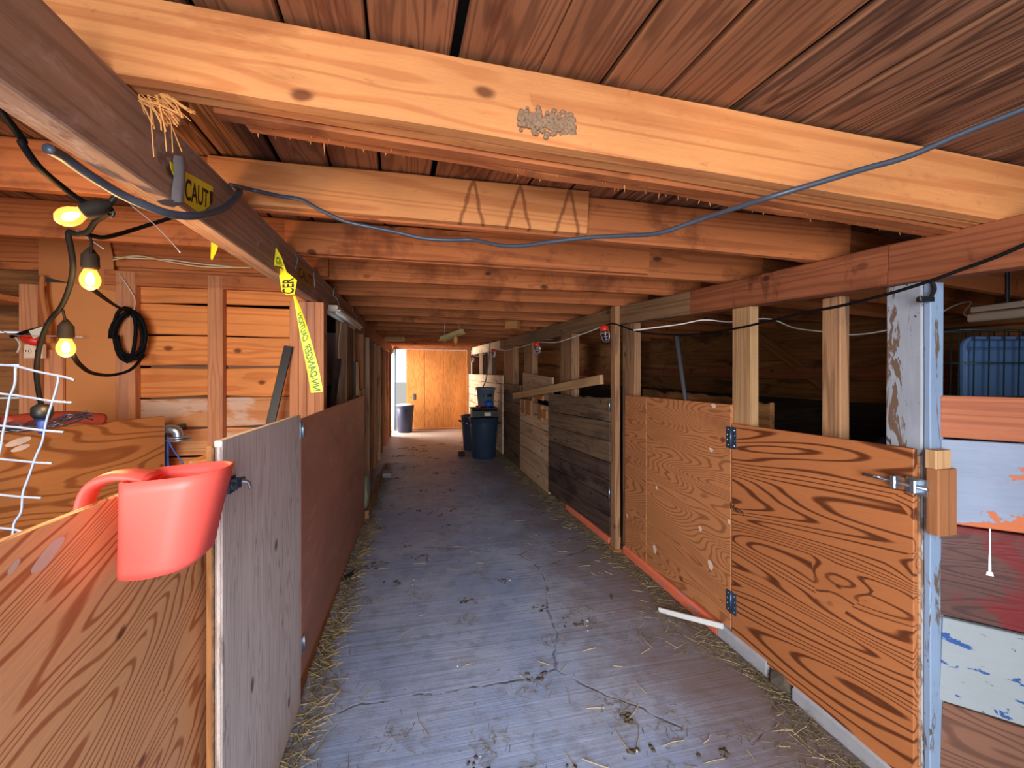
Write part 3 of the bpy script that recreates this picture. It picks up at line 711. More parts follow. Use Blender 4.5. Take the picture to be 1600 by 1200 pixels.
structure(block('trim_3', -.66, -.55, 9.88, 9.98, 0, 2.0, M['raw_block'], None, 'z'))
structure(block('trim_4', -.60, -.54, 10.88, 10.95, 0, 2.06, M['white'], None, 'z'))
structure(block('trim_5', -.525, -.495, 10.86, 10.93, 0, 2.06, M['steel_dark'], None, 'z'))
structure(block('trim_6', -.24, 1.42, 10.86, 10.96, 0, .03, M['raw_block'], None, 'x'))

# ------------------------------------------------------------------ right side: kerb, panels, gates, posts
k0 = structure(obj('kerb', box_bm(.02, .02, .02), M['curb'])); k0.matrix_basis = Matrix.Translation((1.75, 2.5, .01))
def kerb(y0, y1, x0, x1, h, mat):
    o = plank('kerb_piece', (x0 + .06, y0, h / 2), (x1 + .06, y1, h / 2), h, .12, (0, 0, 1), mat, k0, 8, .008, .012)
kerb(.3, 1.55, 1.665, 1.66, .075, M['curb']); kerb(1.70, 2.02, 1.66, 1.652, .085, M['curb']); kerb(2.03, 3.11, 1.652, 1.648, .075, M['curb_orange']); kerb(3.3, 4.25, 1.61, 1.575, .07, M['curb_orange'])
XR = 1.67
def rpanel(name, y0, y1, X0, X1, t, z00, z01, z10, z11, mat, parent=None):
    """sheet facing the aisle (toward -X), from y0 (near) to y1; grain along it"""
    a = Vector((X0, y0, 0)); b = Vector((X1, y1, 0)); d = (b - a).normalized(); n = Vector((d.y, -d.x, 0))
    if n.x < 0: n = -n
    zc = (z00 + z01) / 2; mid = (a + b) / 2 + n * t / 2 + Vector((0, 0, zc))
    mw = Matrix((d, n * (1 if d.cross(n).z < 0 else 1), Vector((0, 0, 1)))).transposed().to_4x4(); mw.translation = mid
    inv = mw.inverted(); bm = bmesh.new(); vs = []
    for z_a, z_b in ((z00, z10), (z01, z11)):
        for pt, z in ((a, z_a), (b, z_b), (b + n * t, z_b), (a + n * t, z_a)):
            vs.append(bm.verts.new(inv @ (pt + Vector((0, 0, z)))))
    for f in ((0, 3, 2, 1), (4, 5, 6, 7), (0, 1, 5, 4), (1, 2, 6, 5), (2, 3, 7, 6), (3, 0, 4, 7)): bm.faces.new([vs[i] for i in f])
    bmesh.ops.recalc_face_normals(bm, faces=bm.faces)
    bmesh.ops.bevel(bm, geom=list(bm.edges), offset=.002, segments=1, affect='EDGES')
    o = obj(name, bm, mat); o.matrix_basis = mw
    if parent: attach(o, parent)
    return o
def spot(parent, px, py, X, ry, rz):
    c = ax(px, py, X - .0012); bm = bmesh.new()
    bm.faces.new([bm.verts.new((c.x, c.y + ry * math.cos(a) * (1 + .15 * math.sin(3 * a)), c.z + rz * math.sin(a) + .2 * rz * math.cos(a))) for a in [2 * PI * k / 16 for k in range(16)]])
    part_label(obj('putty_patch', bm, M['hay_dust'], parent), 'pale putty spot')
t = thing('stall_boarding', 'fine-grained plywood stall panel dotted with pale putty spots', 'panel', (1.68, 2.5, 0))
rpanel('plywood_sheet', 1.94, 3.11, XR, XR, .018, .095, 1.318, .055, 1.305, M['ply_fine'], t)
rpanel('cover_strip', 2.79, 3.11, XR - .0035, XR - .0035, .003, .07, 1.305, .06, 1.303, M['ply_fine'], t)
rpanel('frame_board', 1.96, 3.1, XR + .019, XR + .019, .038, .085, .18, .085, .18, M['stud_weather'], t)
for px, py, ry, rz in ((1115, 634, .02, .012), (1111, 703, .017, .012), (1026, 762, .012, .014), (1094, 826, .015, .016), (1023, 858, .022, .03), (1110, 883, .022, .026), (1139, 815, .011, .014), (980, 806, .012, .016)):
    spot(t, px, py, XR - (.004 if px < 1020 else 0), ry, rz)

t = thing('stall_gate', 'bold dark-grained plywood gate with two butt hinges and a bolt', 'gate', (1.68, 1.5, 0))
rpanel('plywood_sheet', 1.085, 1.932, XR, XR, .018, .05, 1.232, .075, 1.216, M['ply_door'], t)
rpanel('edge_board', 1.08, 1.16, XR + .019, XR + .019, .036, .07, 1.21, .07, 1.21, M['stud_weather'], t)
rpanel('frame_board', 1.17, 1.92, XR + .019, XR + .019, .036, 1.06, 1.15, 1.06, 1.15, M['stud_weather'], t)
rpanel('frame_board', 1.17, 1.92, XR + .019, XR + .019, .036, .10, .19, .10, .19, M['stud_weather'], t)
for py, h in ((684, .115), (941, .115)):
    c = ax(1143, py, XR)
    tube('hinge_barrel', [(c.x - .006, c.y, c.z - h / 2), (c.x - .006, c.y, c.z + h / 2)], .006, M['steel_dark'], t, 10, False)
    for sy in (-1, 1):
        bm = bmesh.new(); bm_box(bm, c.x - .004, c.x - .0005, c.y + min(0, sy * .036), c.y + max(0, sy * .036), c.z - h / 2, c.z + h / 2)
        leaf = attach(obj('hinge_leaf', bm, M['steel_dark']), t)
        bm = bmesh.new()
        for dz in (-.042, -.014, .014, .042):
            dy = .022 if abs(dz) > .03 else .027
            bmesh.ops.create_icosphere(bm, subdivisions=1, radius=.0042, matrix=Matrix.Translation((c.x - .0045, c.y + sy * dy, c.z + dz)) @ Matrix.Diagonal((.5, 1, 1, 1)))
        o = obj('hinge_screws', bm, M['steel']); stuff(o); attach(o, leaf)
# pencilled word on the gate
def text_mesh(s, size, shear=0):
    cu = bpy.data.curves.new('lettering', 'FONT'); cu.body = s; cu.size = size; cu.offset = .018 * size; cu.align_x = 'CENTER'; cu.align_y = 'CENTER'; cu.shear = shear
    o = bpy.data.objects.new('lettering', cu); COL.objects.link(o)
    dg = bpy.context.evaluated_depsgraph_get(); me = bpy.data.meshes.new_from_object(o.evaluated_get(dg))
    bpy.data.objects.remove(o); bpy.data.curves.remove(cu)
    return me
def map_text(name, s, size, fn, mat, parent=None, sub=0, shear=0):
    me = text_mesh(s, size, shear)
    if sub:
        bm = bmesh.new(); bm.from_mesh(me); bmesh.ops.triangulate(bm, faces=bm.faces)
        bmesh.ops.subdivide_edges(bm, edges=list(bm.edges), cuts=sub, use_grid_fill=True); bm.to_mesh(me); bm.free()
    for v in me.vertices: v.co = fn(v.co.x, v.co.y)
    me.materials.clear(); me.materials.append(mat)
    return obj(name, me, None, parent)
c = ax(1151, 796, XR - .0008)
map_text('pencil_marking', 'Hem', .05, lambda u, v: Vector((c.x, c.y - u, c.z + v - u * .12)), M['pencil'], t)

# bolt of the gate
t2 = thing('slide_bolt', 'zinc slide bolt joining plywood gate and wooden latch block', 'bolt', tuple(ax(1432, 760, 1.66)))
zb_ = ax(1432, 760, 1.66).z
tube('bolt_rod', [(1.648, 1.03, zb_), (1.648, 1.235, zb_ + .004)], .006, M['steel'], t2, 10, False)
for y_ in (1.07, 1.13):
    bm = bmesh.new(); bm_box(bm, 1.638, 1.6695, y_ - .009, y_ + .009, zb_ - .022, zb_ + .024)
    bmesh.ops.bevel(bm, geom=list(bm.edges), offset=.003, segments=1, affect='EDGES'); attach(obj('bolt_bracket', bm, M['steel']), t2)
bm = bmesh.new(); bm_box(bm, 1.658, 1.664, 1.04, 1.10, zb_ - .028, zb_ + .028); attach(obj('strike_plate', bm, M['steel']), t2)
tube('bolt_handle', [(1.648, 1.16, zb_), (1.628, 1.165, zb_ + .01), (1.622, 1.18, zb_ + .012)], .0055, M['steel'], t2, 8)

# posts
def rpost(px0, px1, X, dpt, ztop, mat, label, zbot=0.0, xw=None):
    y0 = ax(px1, 580, X).y; y1 = ax(px0, 580, X).y
    o = block('stall_post', X, X + dpt, y0, y1, zbot, ztop, mat, None, 'z', seg=8, rough=.003); tag(o, label, 'post'); return o
# painted post at the near end
t = thing('painted_post', 'thick post in flaking white paint, one face coloured bluish for skylight', 'post', (1.74, 1.12, 0))
y1 = ax(1383, 580, 1.695).y
block('post_face', 1.695, 1.79, 1.075, y1, 0, 1.808, M['paint_post'], t, 'z', seg=10, rough=.003, bev=.006)
block('facing_board', 1.697, 1.757, 1.053, 1.074, 0, 1.802, M['post_skylit'], t, 'z', seg=10, rough=.003)
t = thing('latch_block', 'chunky two-piece wooden latch block on the painted post', 'block', (1.70, 1.04, 1.0))
z0, z1 = ax(1425, 826, 1.665).z, ax(1425, 727, 1.665).z
block('lower_block', 1.668, 1.752, 1.013, 1.051, z0, z1, M['latch'], t, 'z', bev=.004)
block('upper_block', 1.668, 1.735, 1.019, 1.0525, z1 + .001, z1 + .062, M['lumber_pale'], t, 'z', bev=.003)
# posts above the panels
rpost(1144, 1173, 1.692, .05, beam_top(1.9) - .148, M['lumber_pale'], 'pale post rising behind the hinge line of the two plywood sheets', .0)
rpost(1284, 1313, 1.76, .05, beam_top(1.4) - .148, M['stud_weather'], 'stripped post standing in the dark opening above the bold-grained gate')
rpost(973, 991, 1.70, .06, beam_top(3.1) - .148, M['stud_weather'], 'reddish post right behind the weathered aisle post')
o = block('stall_post', 1.60, 1.646, 3.15, 3.235, .03, 2.04, M['stud_weather'], None, 'z', seg=10, rough=.004)
tag(o, 'tall weathered grey post standing in the aisle edge, lamp hung beside it', 'post')
o = block('post_foot', 1.585, 1.655, 3.135, 3.25, 0, .028, M['raw_block'], None, 'z'); tag(o, 'raw wooden block under the weathered aisle post', 'block')
def far_post(px0, px1, X, label, mat, zb=0):
    y0 = ax(px1, 580, X).y; y1 = ax(px0, 580, X).y; ym = (y0 + y1) / 2
    y1 = max(y1, y0 + .09)
    o = block('stall_post', X, X + .09, y0, y1, zb, beam_top(ym) - .155, mat, None, 'z', seg=6, rough=.006); tag(o, label, 'post'); return o
far_post(876, 893, 1.61, 'weathered post under the grey beam behind the dark gate', M['stud_weather'])
far_post(819, 831, 1.60, 'slim post behind the slanting loose board', M['stud_weather'])
far_post(787, 802, 1.555, 'stub-footed post between pale and whitewashed stall boards', M['stud_weather'])
far_post(762, 769, 1.52, 'post above the grey bucket in the far stall front', M['gate_dark'], 1.2)
far_post(749, 754, 1.48, 'last post of the far stall front by the end door', M['gate_dark'], 1.2)

# dark gate of boards
t = thing('board_gate', 'dark weathered gate of horizontal boards with chewed top edge', 'gate', (1.58, 4.0, 0))
gy0, gy1, gx0, gx1 = 3.26, 4.77, 1.615, 1.56
zz = [.10, .26, .42, .565, .72, .90, 1.07, 1.285]
for k, (a, b) in enumerate(zip(zz, zz[1:])):
    dz = -.05
    plank('board', (gx0, gy0, (a + b) / 2), (gx1, gy1, (a + b) / 2 + dz), b - a - .006, .024, (0, 0, 1), M['gate_darker'] if k < 4 else M['gate_dark'], t, 14, .006, .004, .05 if k == 6 else 0)
for y in (3.4, 4.6):
    xx = gx0 + (gx1 - gx0) * (y - gy0) / (gy1 - gy0)
    block('batten', xx + .014, xx + .036, y, y + .1, .08, 1.2, M['gate_dark'], t, 'z')
for px, py, h in ((955, 634, .10), (955, 772, .10)):
    c = ax(px, py, 1.60)
    tube('hinge_barrel', [(1.594, 3.245, c.z - h / 2), (1.594, 3.245, c.z + h / 2)], .008, M['steel'], t, 10, False)
# chewed feeder board behind panel
o = plank('chewed_board', (1.95, 1.95, 1.24), (1.95, 3.3, 1.25), .20, .03, (0, 0, 1), M['stall_inner'], None, 40, .003, .004, .06)
tag(o, 'chewed wavy-topped board inside the stall behind the spotted panel', 'board')
o = block('support_post', 1.966, 2.02, 2.5, 2.58, 0, 1.18, M['stall_inner'], None, 'z'); tag(o, 'upright holding the chewed board inside the stall', 'post')

# pale stall front boards
wr = structure(block('wall_right', 3.96, 4.0, -.5, 11.0, 0, 2.2, M['stall_inner'], None, 'y'))
def rboards(px0, px1, y0, y1, x0, x1, zs_, mat, wallobj, skip=()):
    for k, (a, b) in enumerate(zip(zs_, zs_[1:])):
        plank('board', (x0, y0, (a + b) / 2), (x1, y1, (a + b) / 2), b - a - .008, .025, (0, 0, 1), mat, wallobj, 10, .008, .004)
wsf = structure(obj('wall_stall_front', box_bm(.03, .03, .03), M['stall_board'])); wsf.matrix_basis = Matrix.Translation((1.60, 5.2, .015))
rboards(0, 0, 4.79, 6.1, 1.572, 1.545, [.01, .20, .39, .575, .76, .93, 1.08], M['stall_board'], wsf)
plank('board', (1.612, 4.79, 1.27), (1.585, 6.1, 1.33), .30, .025, (0, 0, 1), M['stall_board'], wsf, 8, .008)
plank('board', (1.59, 4.79, .10), (1.55, 5.1, .10), .12, .03, (0, 0, 1), M['stall_board'], wsf, 4, .004)
rboards(0, 0, 6.13, 7.25, 1.555, 1.53, [.01, .2, .4, .6, .8, 1.0, 1.18, 1.29], M['gate_dark'], wsf)
rboards(0, 0, 7.3, 10.88, 1.52, 1.36, [.01, .18, .36, .55, .74, .92, 1.1, 1.27, 1.43], M['stall_far'], wsf)
# raw latch blocks on stall front
for k, (px0, px1, py0, py1) in enumerate(((814, 819, 623, 646), (821, 829, 624, 650), (840, 846, 632, 657), (846, 853, 640, 655))):
    X = 1.53
    a = ax(px1, py1, X); b = ax(px0, py0, X)
    o = block('wood_block', X, X + (.045 if k < 3 else .03), a.y, max(b.y, a.y + .05), min(a.z, b.z), max(a.z, b.z), M['raw_block'], None, 'z')
    tag(o, ['narrow raw wooden cleat under the loose board end, first from the bins', 'taller raw wooden cleat on the pale stall boards', 'raw wooden cleat nearest the dark gate, upright', 'square raw wooden block stuck beside the upright cleat'][k], 'block')
o = plank('latch_bar', ax(831, 626, 1.545), ax(843, 650, 1.545), .05, .02, (0, 1, .3), M['raw_block']); 
bpy.data.objects.remove(o)
o = plank('latch_bar', (1.555, 5.0, 1.16), (1.555, 5.65, 1.19), .06, .03, (0, 0, 1), M['raw_block']); tag(o, 'horizontal raw latch bar between the wooden cleats', 'block')
# loose slanting board
a = ax(802, 620, 1.50); b = ax(941, 594, 1.42)
a = ad(803, 619, 6.2); b = ad(940, 593, 3.75)
o = plank('loose_board', a, b, .085, .038, (0, .15, 1), M['lumber_pale']); tag(o, 'loose pale board sticking out slantwise over the dark gate', 'board')

# stall interior: outer wall boards, rafters, dark boards
rz = random.Random(21)
zs_ = [.02 + .2 * k for k in range(12)]
for k, (a, b) in enumerate(zip(zs_, zs_[1:])):
    lo = b < 1.3
    ysplit = [-.5, 2.2 + rz.random(), 5.2 + rz.random(), 8 + rz.random(), 11.0]
    for y0, y1 in zip(ysplit, ysplit[1:]):
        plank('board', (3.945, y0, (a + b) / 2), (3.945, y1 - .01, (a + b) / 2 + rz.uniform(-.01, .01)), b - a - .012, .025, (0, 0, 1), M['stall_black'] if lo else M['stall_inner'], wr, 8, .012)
o = plank('brace_board', (3.90, 3.2, 1.3), (3.90, 4.3, 2.05), .10, .03, (0, 0, 1), M['stall_inner']); tag(o, 'diagonal brace board on the dark outer stall wall', 'board')
for k, y in enumerate((3.22, 7.3)):
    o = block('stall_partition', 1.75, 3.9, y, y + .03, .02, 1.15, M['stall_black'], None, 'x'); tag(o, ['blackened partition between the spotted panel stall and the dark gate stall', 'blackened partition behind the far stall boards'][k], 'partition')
o = block('rail_board', 3.86, 3.93, .5, 9.5, 1.42, 1.54, M['beam_red'], None, 'y'); tag(o, 'long reddish rail along the dark outer stall wall', 'board')
# pipe
a = ad(1071, 624, 2.9); b = ad(1057, 524, 2.9)
bm = bmesh.new(); aa = a + (a - b) * 2.6; aa.z = 0.004
dirp = (b - a).normalized(); base = a + dirp * ((0.004 - a.z) / dirp.z)
o = tube('leaning_pipe', [base, b], .014, M['steel'], None, 12, False); tag(o, 'grey metal pipe leaning in the dark stall behind the spotted panel', 'pipe')
# white stall cables
pts = [ad(x_, y_, 2.6) for x_, y_ in ((990, 516), (1060, 507), (1100, 500), (1143, 503), (1200, 498), (1240, 512), (1283, 518), (1330, 523), (1385, 516), (1453, 497), (1490, 478), (1517, 472), (1506, 490), (1520, 497))]
o = tube('white_cable', pts, .0045, M['white_cable']); tag(o, 'thin white cable strung through the dark stalls to the tube lamp', 'cable')
# tube lamp inside the stall
a = ad(1522, 497, 2.3); b = ad(1640, 485, 1.9)
t = thing('tube_lamp', 'dull white tube lamp fitting in the dark stall above the crate', 'lamp', tuple((a + b) / 2))
plank('lamp_body', a, b, .045, .06, (0, 0, 1), M['lamp_white'], t, 1, 0, .008)
plank('lamp_base', a + Vector((0, 0, .045)), b + Vector((0, 0, .045)), .03, .03, (0, 0, 1), M['lamp_white'], t)
o = plank('hanger_strap', (a + b) / 2 + Vector((0, 0, .05)), Vector(((a + b).x / 2, (a + b).y / 2, 2.1)), .02, .004, (1, 0, 0), M['steel_dark'], t)
# blue tarp corner
c = ad(1350, 690, 1.75); bm = bmesh.new(); bmesh.ops.create_icosphere(bm, subdivisions=3, radius=1)
for v in bm.verts:
    n_ = 1 + .35 * mnoise.noise(v.co * 2.2)
    v.co = Vector((v.co.x * .16 * n_, v.co.y * .22 * n_, max(-.6, v.co.z * (.62 * n_) if v.co.z < 0 else v.co.z * .62)))
o = obj('blue_tarp', bm, M['tarp'], smooth=True); o.matrix_basis = Matrix.Translation((1.99, 1.36, .61)); tag(o, 'crumpled blue tarp bundle behind the bold-grained gate', 'tarp')

# ------------------------------------------------------------------ near right corner wall
wc = structure(obj('wall_corner', box_bm(.03, .03, .03), M['stud_weather'])); wc.matrix_basis = Matrix.Translation((1.80, 1.08, .015))
P0 = Vector((1.742, 1.052, 0)); dirw = Vector((.722, -.692, 0)); nw = Vector((-.692, -.722, 0))
def corner_board(py0, py1, qy0, qy1, mat, proud=0.0):
    """board between image heights py0..py1 at its left end and qy0..qy1 at the frame edge"""
    d0 = 1.4335; d1 = 1.327
    zt0 = H - (py0 - 580) / 650 * d0; zb0 = H - (py1 - 580) / 650 * d0
    zt1 = H - (qy0 - 580) / 650 * d1; zb1 = H - (qy1 - 580) / 650 * d1
    k = 3.2   # carry on past the frame
    def ext(a, b): return a + (b - a) * k
    zt2, zb2 = ext(zt0, zt1), ext(zb0, zb1)
    A = P0 + nw * proud; B = P0 + dirw * .205 * k + nw * proud
    a = A + Vector((0, 0, (zt0 + zb0) / 2)); b = B + Vector((0, 0, (zt2 + zb2) / 2))
    plank('board', a - nw * .012, b - nw * .012, (zt0 - zb0) - .004, .022, (0, 0, 1), mat, wc, 8, .003, .003)
corner_board(617, 683, 622, 690, M['corner_top'])
corner_board(684, 814, 691, 834, M['paint_orange'], .004)
corner_board(815, 957, 835, 989, M['red_wood'])
corner_board(958, 1089, 990, 1134, M['paint_white'], .003)
corner_board(1091, 1235, 1135, 1290, M['brown_low'])
for y in (0.02,): pass
o = plank('wall_stud', P0 + dirw * .5 + Vector((.03, .03, 0)), P0 + dirw * .5 + Vector((.03, .03, 1.4)), .09, .04, dirw, M['stud_weather']); tag(o, 'stud behind the painted corner boards', 'stud')

# ------------------------------------------------------------------ dog crate behind the corner wall
t = thing('dog_crate', 'dark wire crate holding a blue-grey tray, stood upright behind the corner wall', 'crate', (2.6, 1.1, 0))
kd = 1.9
def cr(px, py, dd=0): return ad(px, py, kd + dd)
tl = cr(1499, 515); br_z = .004
right = (ad(1700, 515, kd) - tl).normalized(); fwd = Vector((SN, CS, 0))
up = Vector((0, 0, 1)); wcr = .62; hcr = tl.z - .004
def cpt(u, v, dpt=0): return Vector((tl.x, tl.y, 0)) + right * u + up * (.004 + v) + fwd * dpt
bm = bmesh.new()
for dpt in (0, .10):
    for u in [wcr * i / 9 for i in range(10)]: tube_into(bm, [cpt(u - .03 * (1 - 0), 0, dpt), cpt(u, hcr, dpt)], .003, 6)
    for v in [hcr * i / 11 for i in range(12)]: tube_into(bm, [cpt(-.03 * (1 - v / hcr), v, dpt), cpt(wcr, v, dpt)], .003, 6)
for v in [hcr * i / 11 for i in range(12)]:
    for u in (0, wcr): tube_into(bm, [cpt(u - (.03 * (1 - v / hcr) if u == 0 else 0), v, 0), cpt(u - (.03 * (1 - v / hcr) if u == 0 else 0), v, .10)], .003, 6)
stuff(obj('wire_grid', bm, M['crate_wire'], t, smooth=True))
# tray with rolled rim
bm = bmesh.new()
def rrect(u0, u1, v0, v1, r, dpt, n=6):
    out = []
    for (cu, cv, a0) in ((u1 - r, v1 - r, 0), (u0 + r, v1 - r, 90), (u0 + r, v0 + r, 180), (u1 - r, v0 + r, 270)):
        for k in range(n + 1):
            a = math.radians(a0 + 90 * k / n); out.append(bm.verts.new(cpt(cu + r * math.cos(a), cv + r * math.sin(a), dpt)))
    return out
u0, u1, v0, v1 = .035, wcr - .03, .02, hcr - .03
rings = [rrect(u0, u1, v0, v1, .05, .03), rrect(u0, u1, v0, v1, .05, .018), rrect(u0 + .012, u1 - .012, v0 + .012, v1 - .012, .045, .016), rrect(u0 + .018, u1 - .018, v0 + .018, v1 - .018, .04, .05),
         rrect(u0 + .04, u1 - .04, v0 + .04, v1 - .045, .03, .055), rrect(u0 + .05, u1 - .05, v0 + .05, v1 - .055, .02, .042), rrect(u0 + .062, u1 - .062, v0 + .062, v1 - .065, .02, .05)]
for a, b in zip(rings, rings[1:]):
    n_ = len(a)
    for k in range(n_): bm.faces.new((a[k], a[(k + 1) % n_], b[(k + 1) % n_], b[k]))
bm.faces.new(rings[-1]); bmesh.ops.recalc_face_normals(bm, faces=bm.faces)
part_label(obj('tray', bm, M['tray'], t, smooth=False), 'blue-grey plastic tray inside the wires')

# ------------------------------------------------------------------ bins and bucket
def bin_thing(label, loc, r0, r1, h, mat, handles=True, lidmat=None, name='trash_can', cat='trash can'):
    t = thing(name, label, cat, loc)
    prof = [(r0 * .9, 0), (r0, .02), (r1 * .985, h * .84), (r1 * 1.0, h * .86), (r1 * 1.03, h * .97), (r1 * 1.07, h * .98), (r1 * 1.07, h), (r1 * .98, h), (r1 * .96, h * .9), (r0 * .93, .03)]
    b = lathe_bm(prof, 36); bmesh.ops.translate(b, verts=b.verts, vec=loc)
    obj('body', b, mat, t, smooth=True)
    if handles:
        for s in (-1, 1):
            pts = [Vector(loc) + Vector((s * r1 * 1.0, -.08, h * .84)), Vector(loc) + Vector((s * (r1 * 1.0 + .045), -.05, h * .85)), Vector(loc) + Vector((s * (r1 + .045), .05, h * .85)), Vector(loc) + Vector((s * r1 * 1.0, .08, h * .84))]
            tube('handle', pts, .012, mat, t)
    if lidmat:
        b = lathe_bm([(r1 * 1.0, h + .002), (r1 * 1.0, h + .012), (r1 * .7, h + .03), (.01, h + .032)], 32, True, True); bmesh.ops.translate(b, verts=b.verts, vec=loc)
        part_label(obj('lid', b, lidmat, t, smooth=True), 'pale lid')
    return t
bl = az(756, 716, 0); bl.z = 0
bl = Vector((bl.x, bl.y + .2, 0)); bl = ad(756, 0, 7.25); bl.z = 0
bin_thing('big dark teal trash can with a toolbox sitting on it', tuple(bl), .20, .245, .70, M['bin_dark'])
b2 = ad(740, 0, 7.95); b2.z = 0
bin_thing('dark trash can half hidden behind the big teal one', tuple(b2), .19, .235, .66, M['bin_dark'])
b3 = ad(633, 0, 10.25); b3.z = 0
bin_thing('navy trash can with pale top before the bright far doorway', tuple(b3), .17, .21, .66, M['bin_navy'], False, M['white'])
# toolbox on the big can
z = .702; t = thing('toolbox', 'dark grey toolbox with a paper label on the teal trash can', 'toolbox', (bl.x, bl.y, z))
block('box_body', bl.x - .22, bl.x + .22, bl.y - .13, bl.y + .13, z, z + .13, M['black'], t, 'x', bev=.012)
block('box_lid', bl.x - .225, bl.x + .225, bl.y - .135, bl.y + .135, z + .132, z + .17, M['cement_dark'], t, 'x', bev=.012)
bm = bmesh.new(); bm_box(bm, bl.x - .01, bl.x + .10, bl.y - .1335, bl.y - .131, z + .03, z + .09); part_label(obj('paper_label', bm, M['white_paper'], t), 'white paper label')
tube('handle', [(bl.x - .07, bl.y, z + .168), (bl.x - .06, bl.y, z + .195), (bl.x + .06, bl.y, z + .195), (bl.x + .07, bl.y, z + .168)], .009, M['red'], t)
bc = Vector((bl.x + .02, bl.y + .02, z + .171))
bc = Vector((bl.x + .10, bl.y + .42, 0))
# bucket stands on an upturned crate behind the can
o = block('support_crate', bc.x - .16, bc.x + .16, bc.y - .15, bc.y + .15, 0, .86, M['gate_darker'], None, 'z'); tag(o, 'dark wooden box behind the trash can, under the grey bucket', 'box')
t = thing('bucket', 'grey plastic bucket with a black label above the toolbox', 'bucket', (bc.x, bc.y, .862))
b = lathe_bm([(.135, 0), (.14, .01), (.165, .30), (.185, .30), (.187, .325), (.17, .34), (.155, .335), (.13, .03)], 32); bmesh.ops.translate(b, verts=b.verts, vec=(bc.x, bc.y, .862)); obj('body', b, M['bucket'], t, smooth=True)
bm = bmesh.new(); n_ = 10
va = [[bm.verts.new((bc.x + rr * math.sin(a), bc.y - rr * math.cos(a), .862 + zz_)) for rr, zz_ in ((.158, .17), (.1615, .23))] for a in [math.radians(-25 + 62 * k / n_) for k in range(n_ + 1)]]
for a, b in zip(va, va[1:]): bm.faces.new((a[0], b[0], b[1], a[1]))
part_label(obj('label_band', bm, M['black'], t), 'black printed label')
tube('bail', [(bc.x - .19, bc.y, 1.17), (bc.x - .2, bc.y - .03, 1.12), (bc.x - .20, bc.y - .06, 1.05)], .004, M['wire'], t)
b = bmesh.new(); bmesh.ops.create_uvsphere(b, u_segments=20, v_segments=12, radius=.075, matrix=Matrix.Translation((bl.x + .09, bl.y + .02, z + .171 + .055)) @ Matrix.Diagonal((1.25, 1, .74, 1)))
o = obj('blue_ball', b, M['blue'], smooth=True); tag(o, 'round blue plastic container on the toolbox', 'container')
o = block('rubber_scrap', bl.x - .42, bl.x - .31, bl.y + .15, bl.y + .3, 0, .07, M['cement_dark'], None, 'x', bev=.03); tag(o, 'small black scrap on the floor beside the teal trash can', 'scrap')
# drainpipe-like conduit above the bucket
p0 = ad(766, 500, 7.6); p1 = ad(764, 560, 7.6); p2 = ad(757, 608, 7.6)
o = tube('grey_conduit', [Vector((p0.x, p0.y, beam_top(7.6) - .02)), p1, ad(760, 590, 7.6), Vector((bc.x, bc.y, 1.2)) + Vector((0, .0, .0)) - Vector((.05, .0, .0))], .011, M['bucket']); tag(o, 'grey hose hanging from the beam down to the bucket', 'hose')

# ------------------------------------------------------------------ lamps: caged string along the beam
def cage_lamp(label, c, s, red):
    t = thing('cage_lamp', label, 'lamp', tuple(c), 'caged lamps along the grey beam')
    tilt = Matrix.Translation(c) @ Matrix.Rotation(math.radians(-8), 4, 'Y') @ Matrix.Scale(s, 4)
    b = lathe_bm([(.008, .052), (.024, .05), (.034, .042), (.038, .02), (.039, .0)], 20, True, True); bmesh.ops.transform(b, matrix=tilt, verts=b.verts); part_label(obj('cap', b, M['red'] if red else M['stud_weather'], t, smooth=True), 'red plastic cap')
    b = lathe_bm([(.034, -.001), (.036, -.03), (.033, -.06), (.022, -.085), (.006, -.094)], 20, True, True); bmesh.ops.transform(b, matrix=tilt, verts=b.verts); obj('glass_globe', b, M['glass'] if red else M['white'], t, smooth=True)
    bm = bmesh.new()
    for k in range(6):
        a = 2 * PI * k / 6
        tube_into(bm, [Vector((r * math.cos(a), r * math.sin(a), z)) for r, z in ((.040, .0), (.041, -.03), (.038, -.063), (.026, -.092), (.0, -.102))], .0014, 6)
    for z, r in ((-.02, .041), (-.05, .040), (-.078, .033)):
        tube_into(bm, [Vector((r * math.cos(2 * PI * k / 16), r * math.sin(2 * PI * k / 16), z)) for k in range(17)], .0014, 6, False)
    bmesh.ops.transform(bm, matrix=tilt, verts=bm.verts)
    stuff(obj('wire_cage', bm, M['wire'], t, smooth=True))
    return t
la = [(ad(945, 517, 3.5), .95, True), (ad(839, 541, 5.0), .95, True), (ad(771, 550, 7.6), 1.05, True), (ad(738, 559, 8.6), 1.0, True)]
for (c, s, r), lb_ in zip(la, ['red-capped caged lamp beside the weathered aisle post', 'red-capped caged lamp hanging above the loose slanting board', 'small caged lamp above the grey bucket', 'last caged lamp on the string near the end door']):
    cage_lamp(lb_, c, s, r)
def up_(c, s): return c + Vector((.007, 0, .05 * s))
pts = [up_(la[3][0], 1)]
for (c0, s0, _), (c1, s1, _) in zip(list(reversed(la))[:-1], list(reversed(la))[1:]):
    a = up_(c0, s0); b = up_(c1, s1)
    pts += [a.lerp(b, .35) - Vector((0, 0, .05 if (b - a).length > .8 else .02)), a.lerp(b, .7) - Vector((0, 0, .03)), b]
o = tube('lamp_cable', pts, .006, M['white_cable']); tag(o, 'white cable looping between the caged lamps', 'cable')
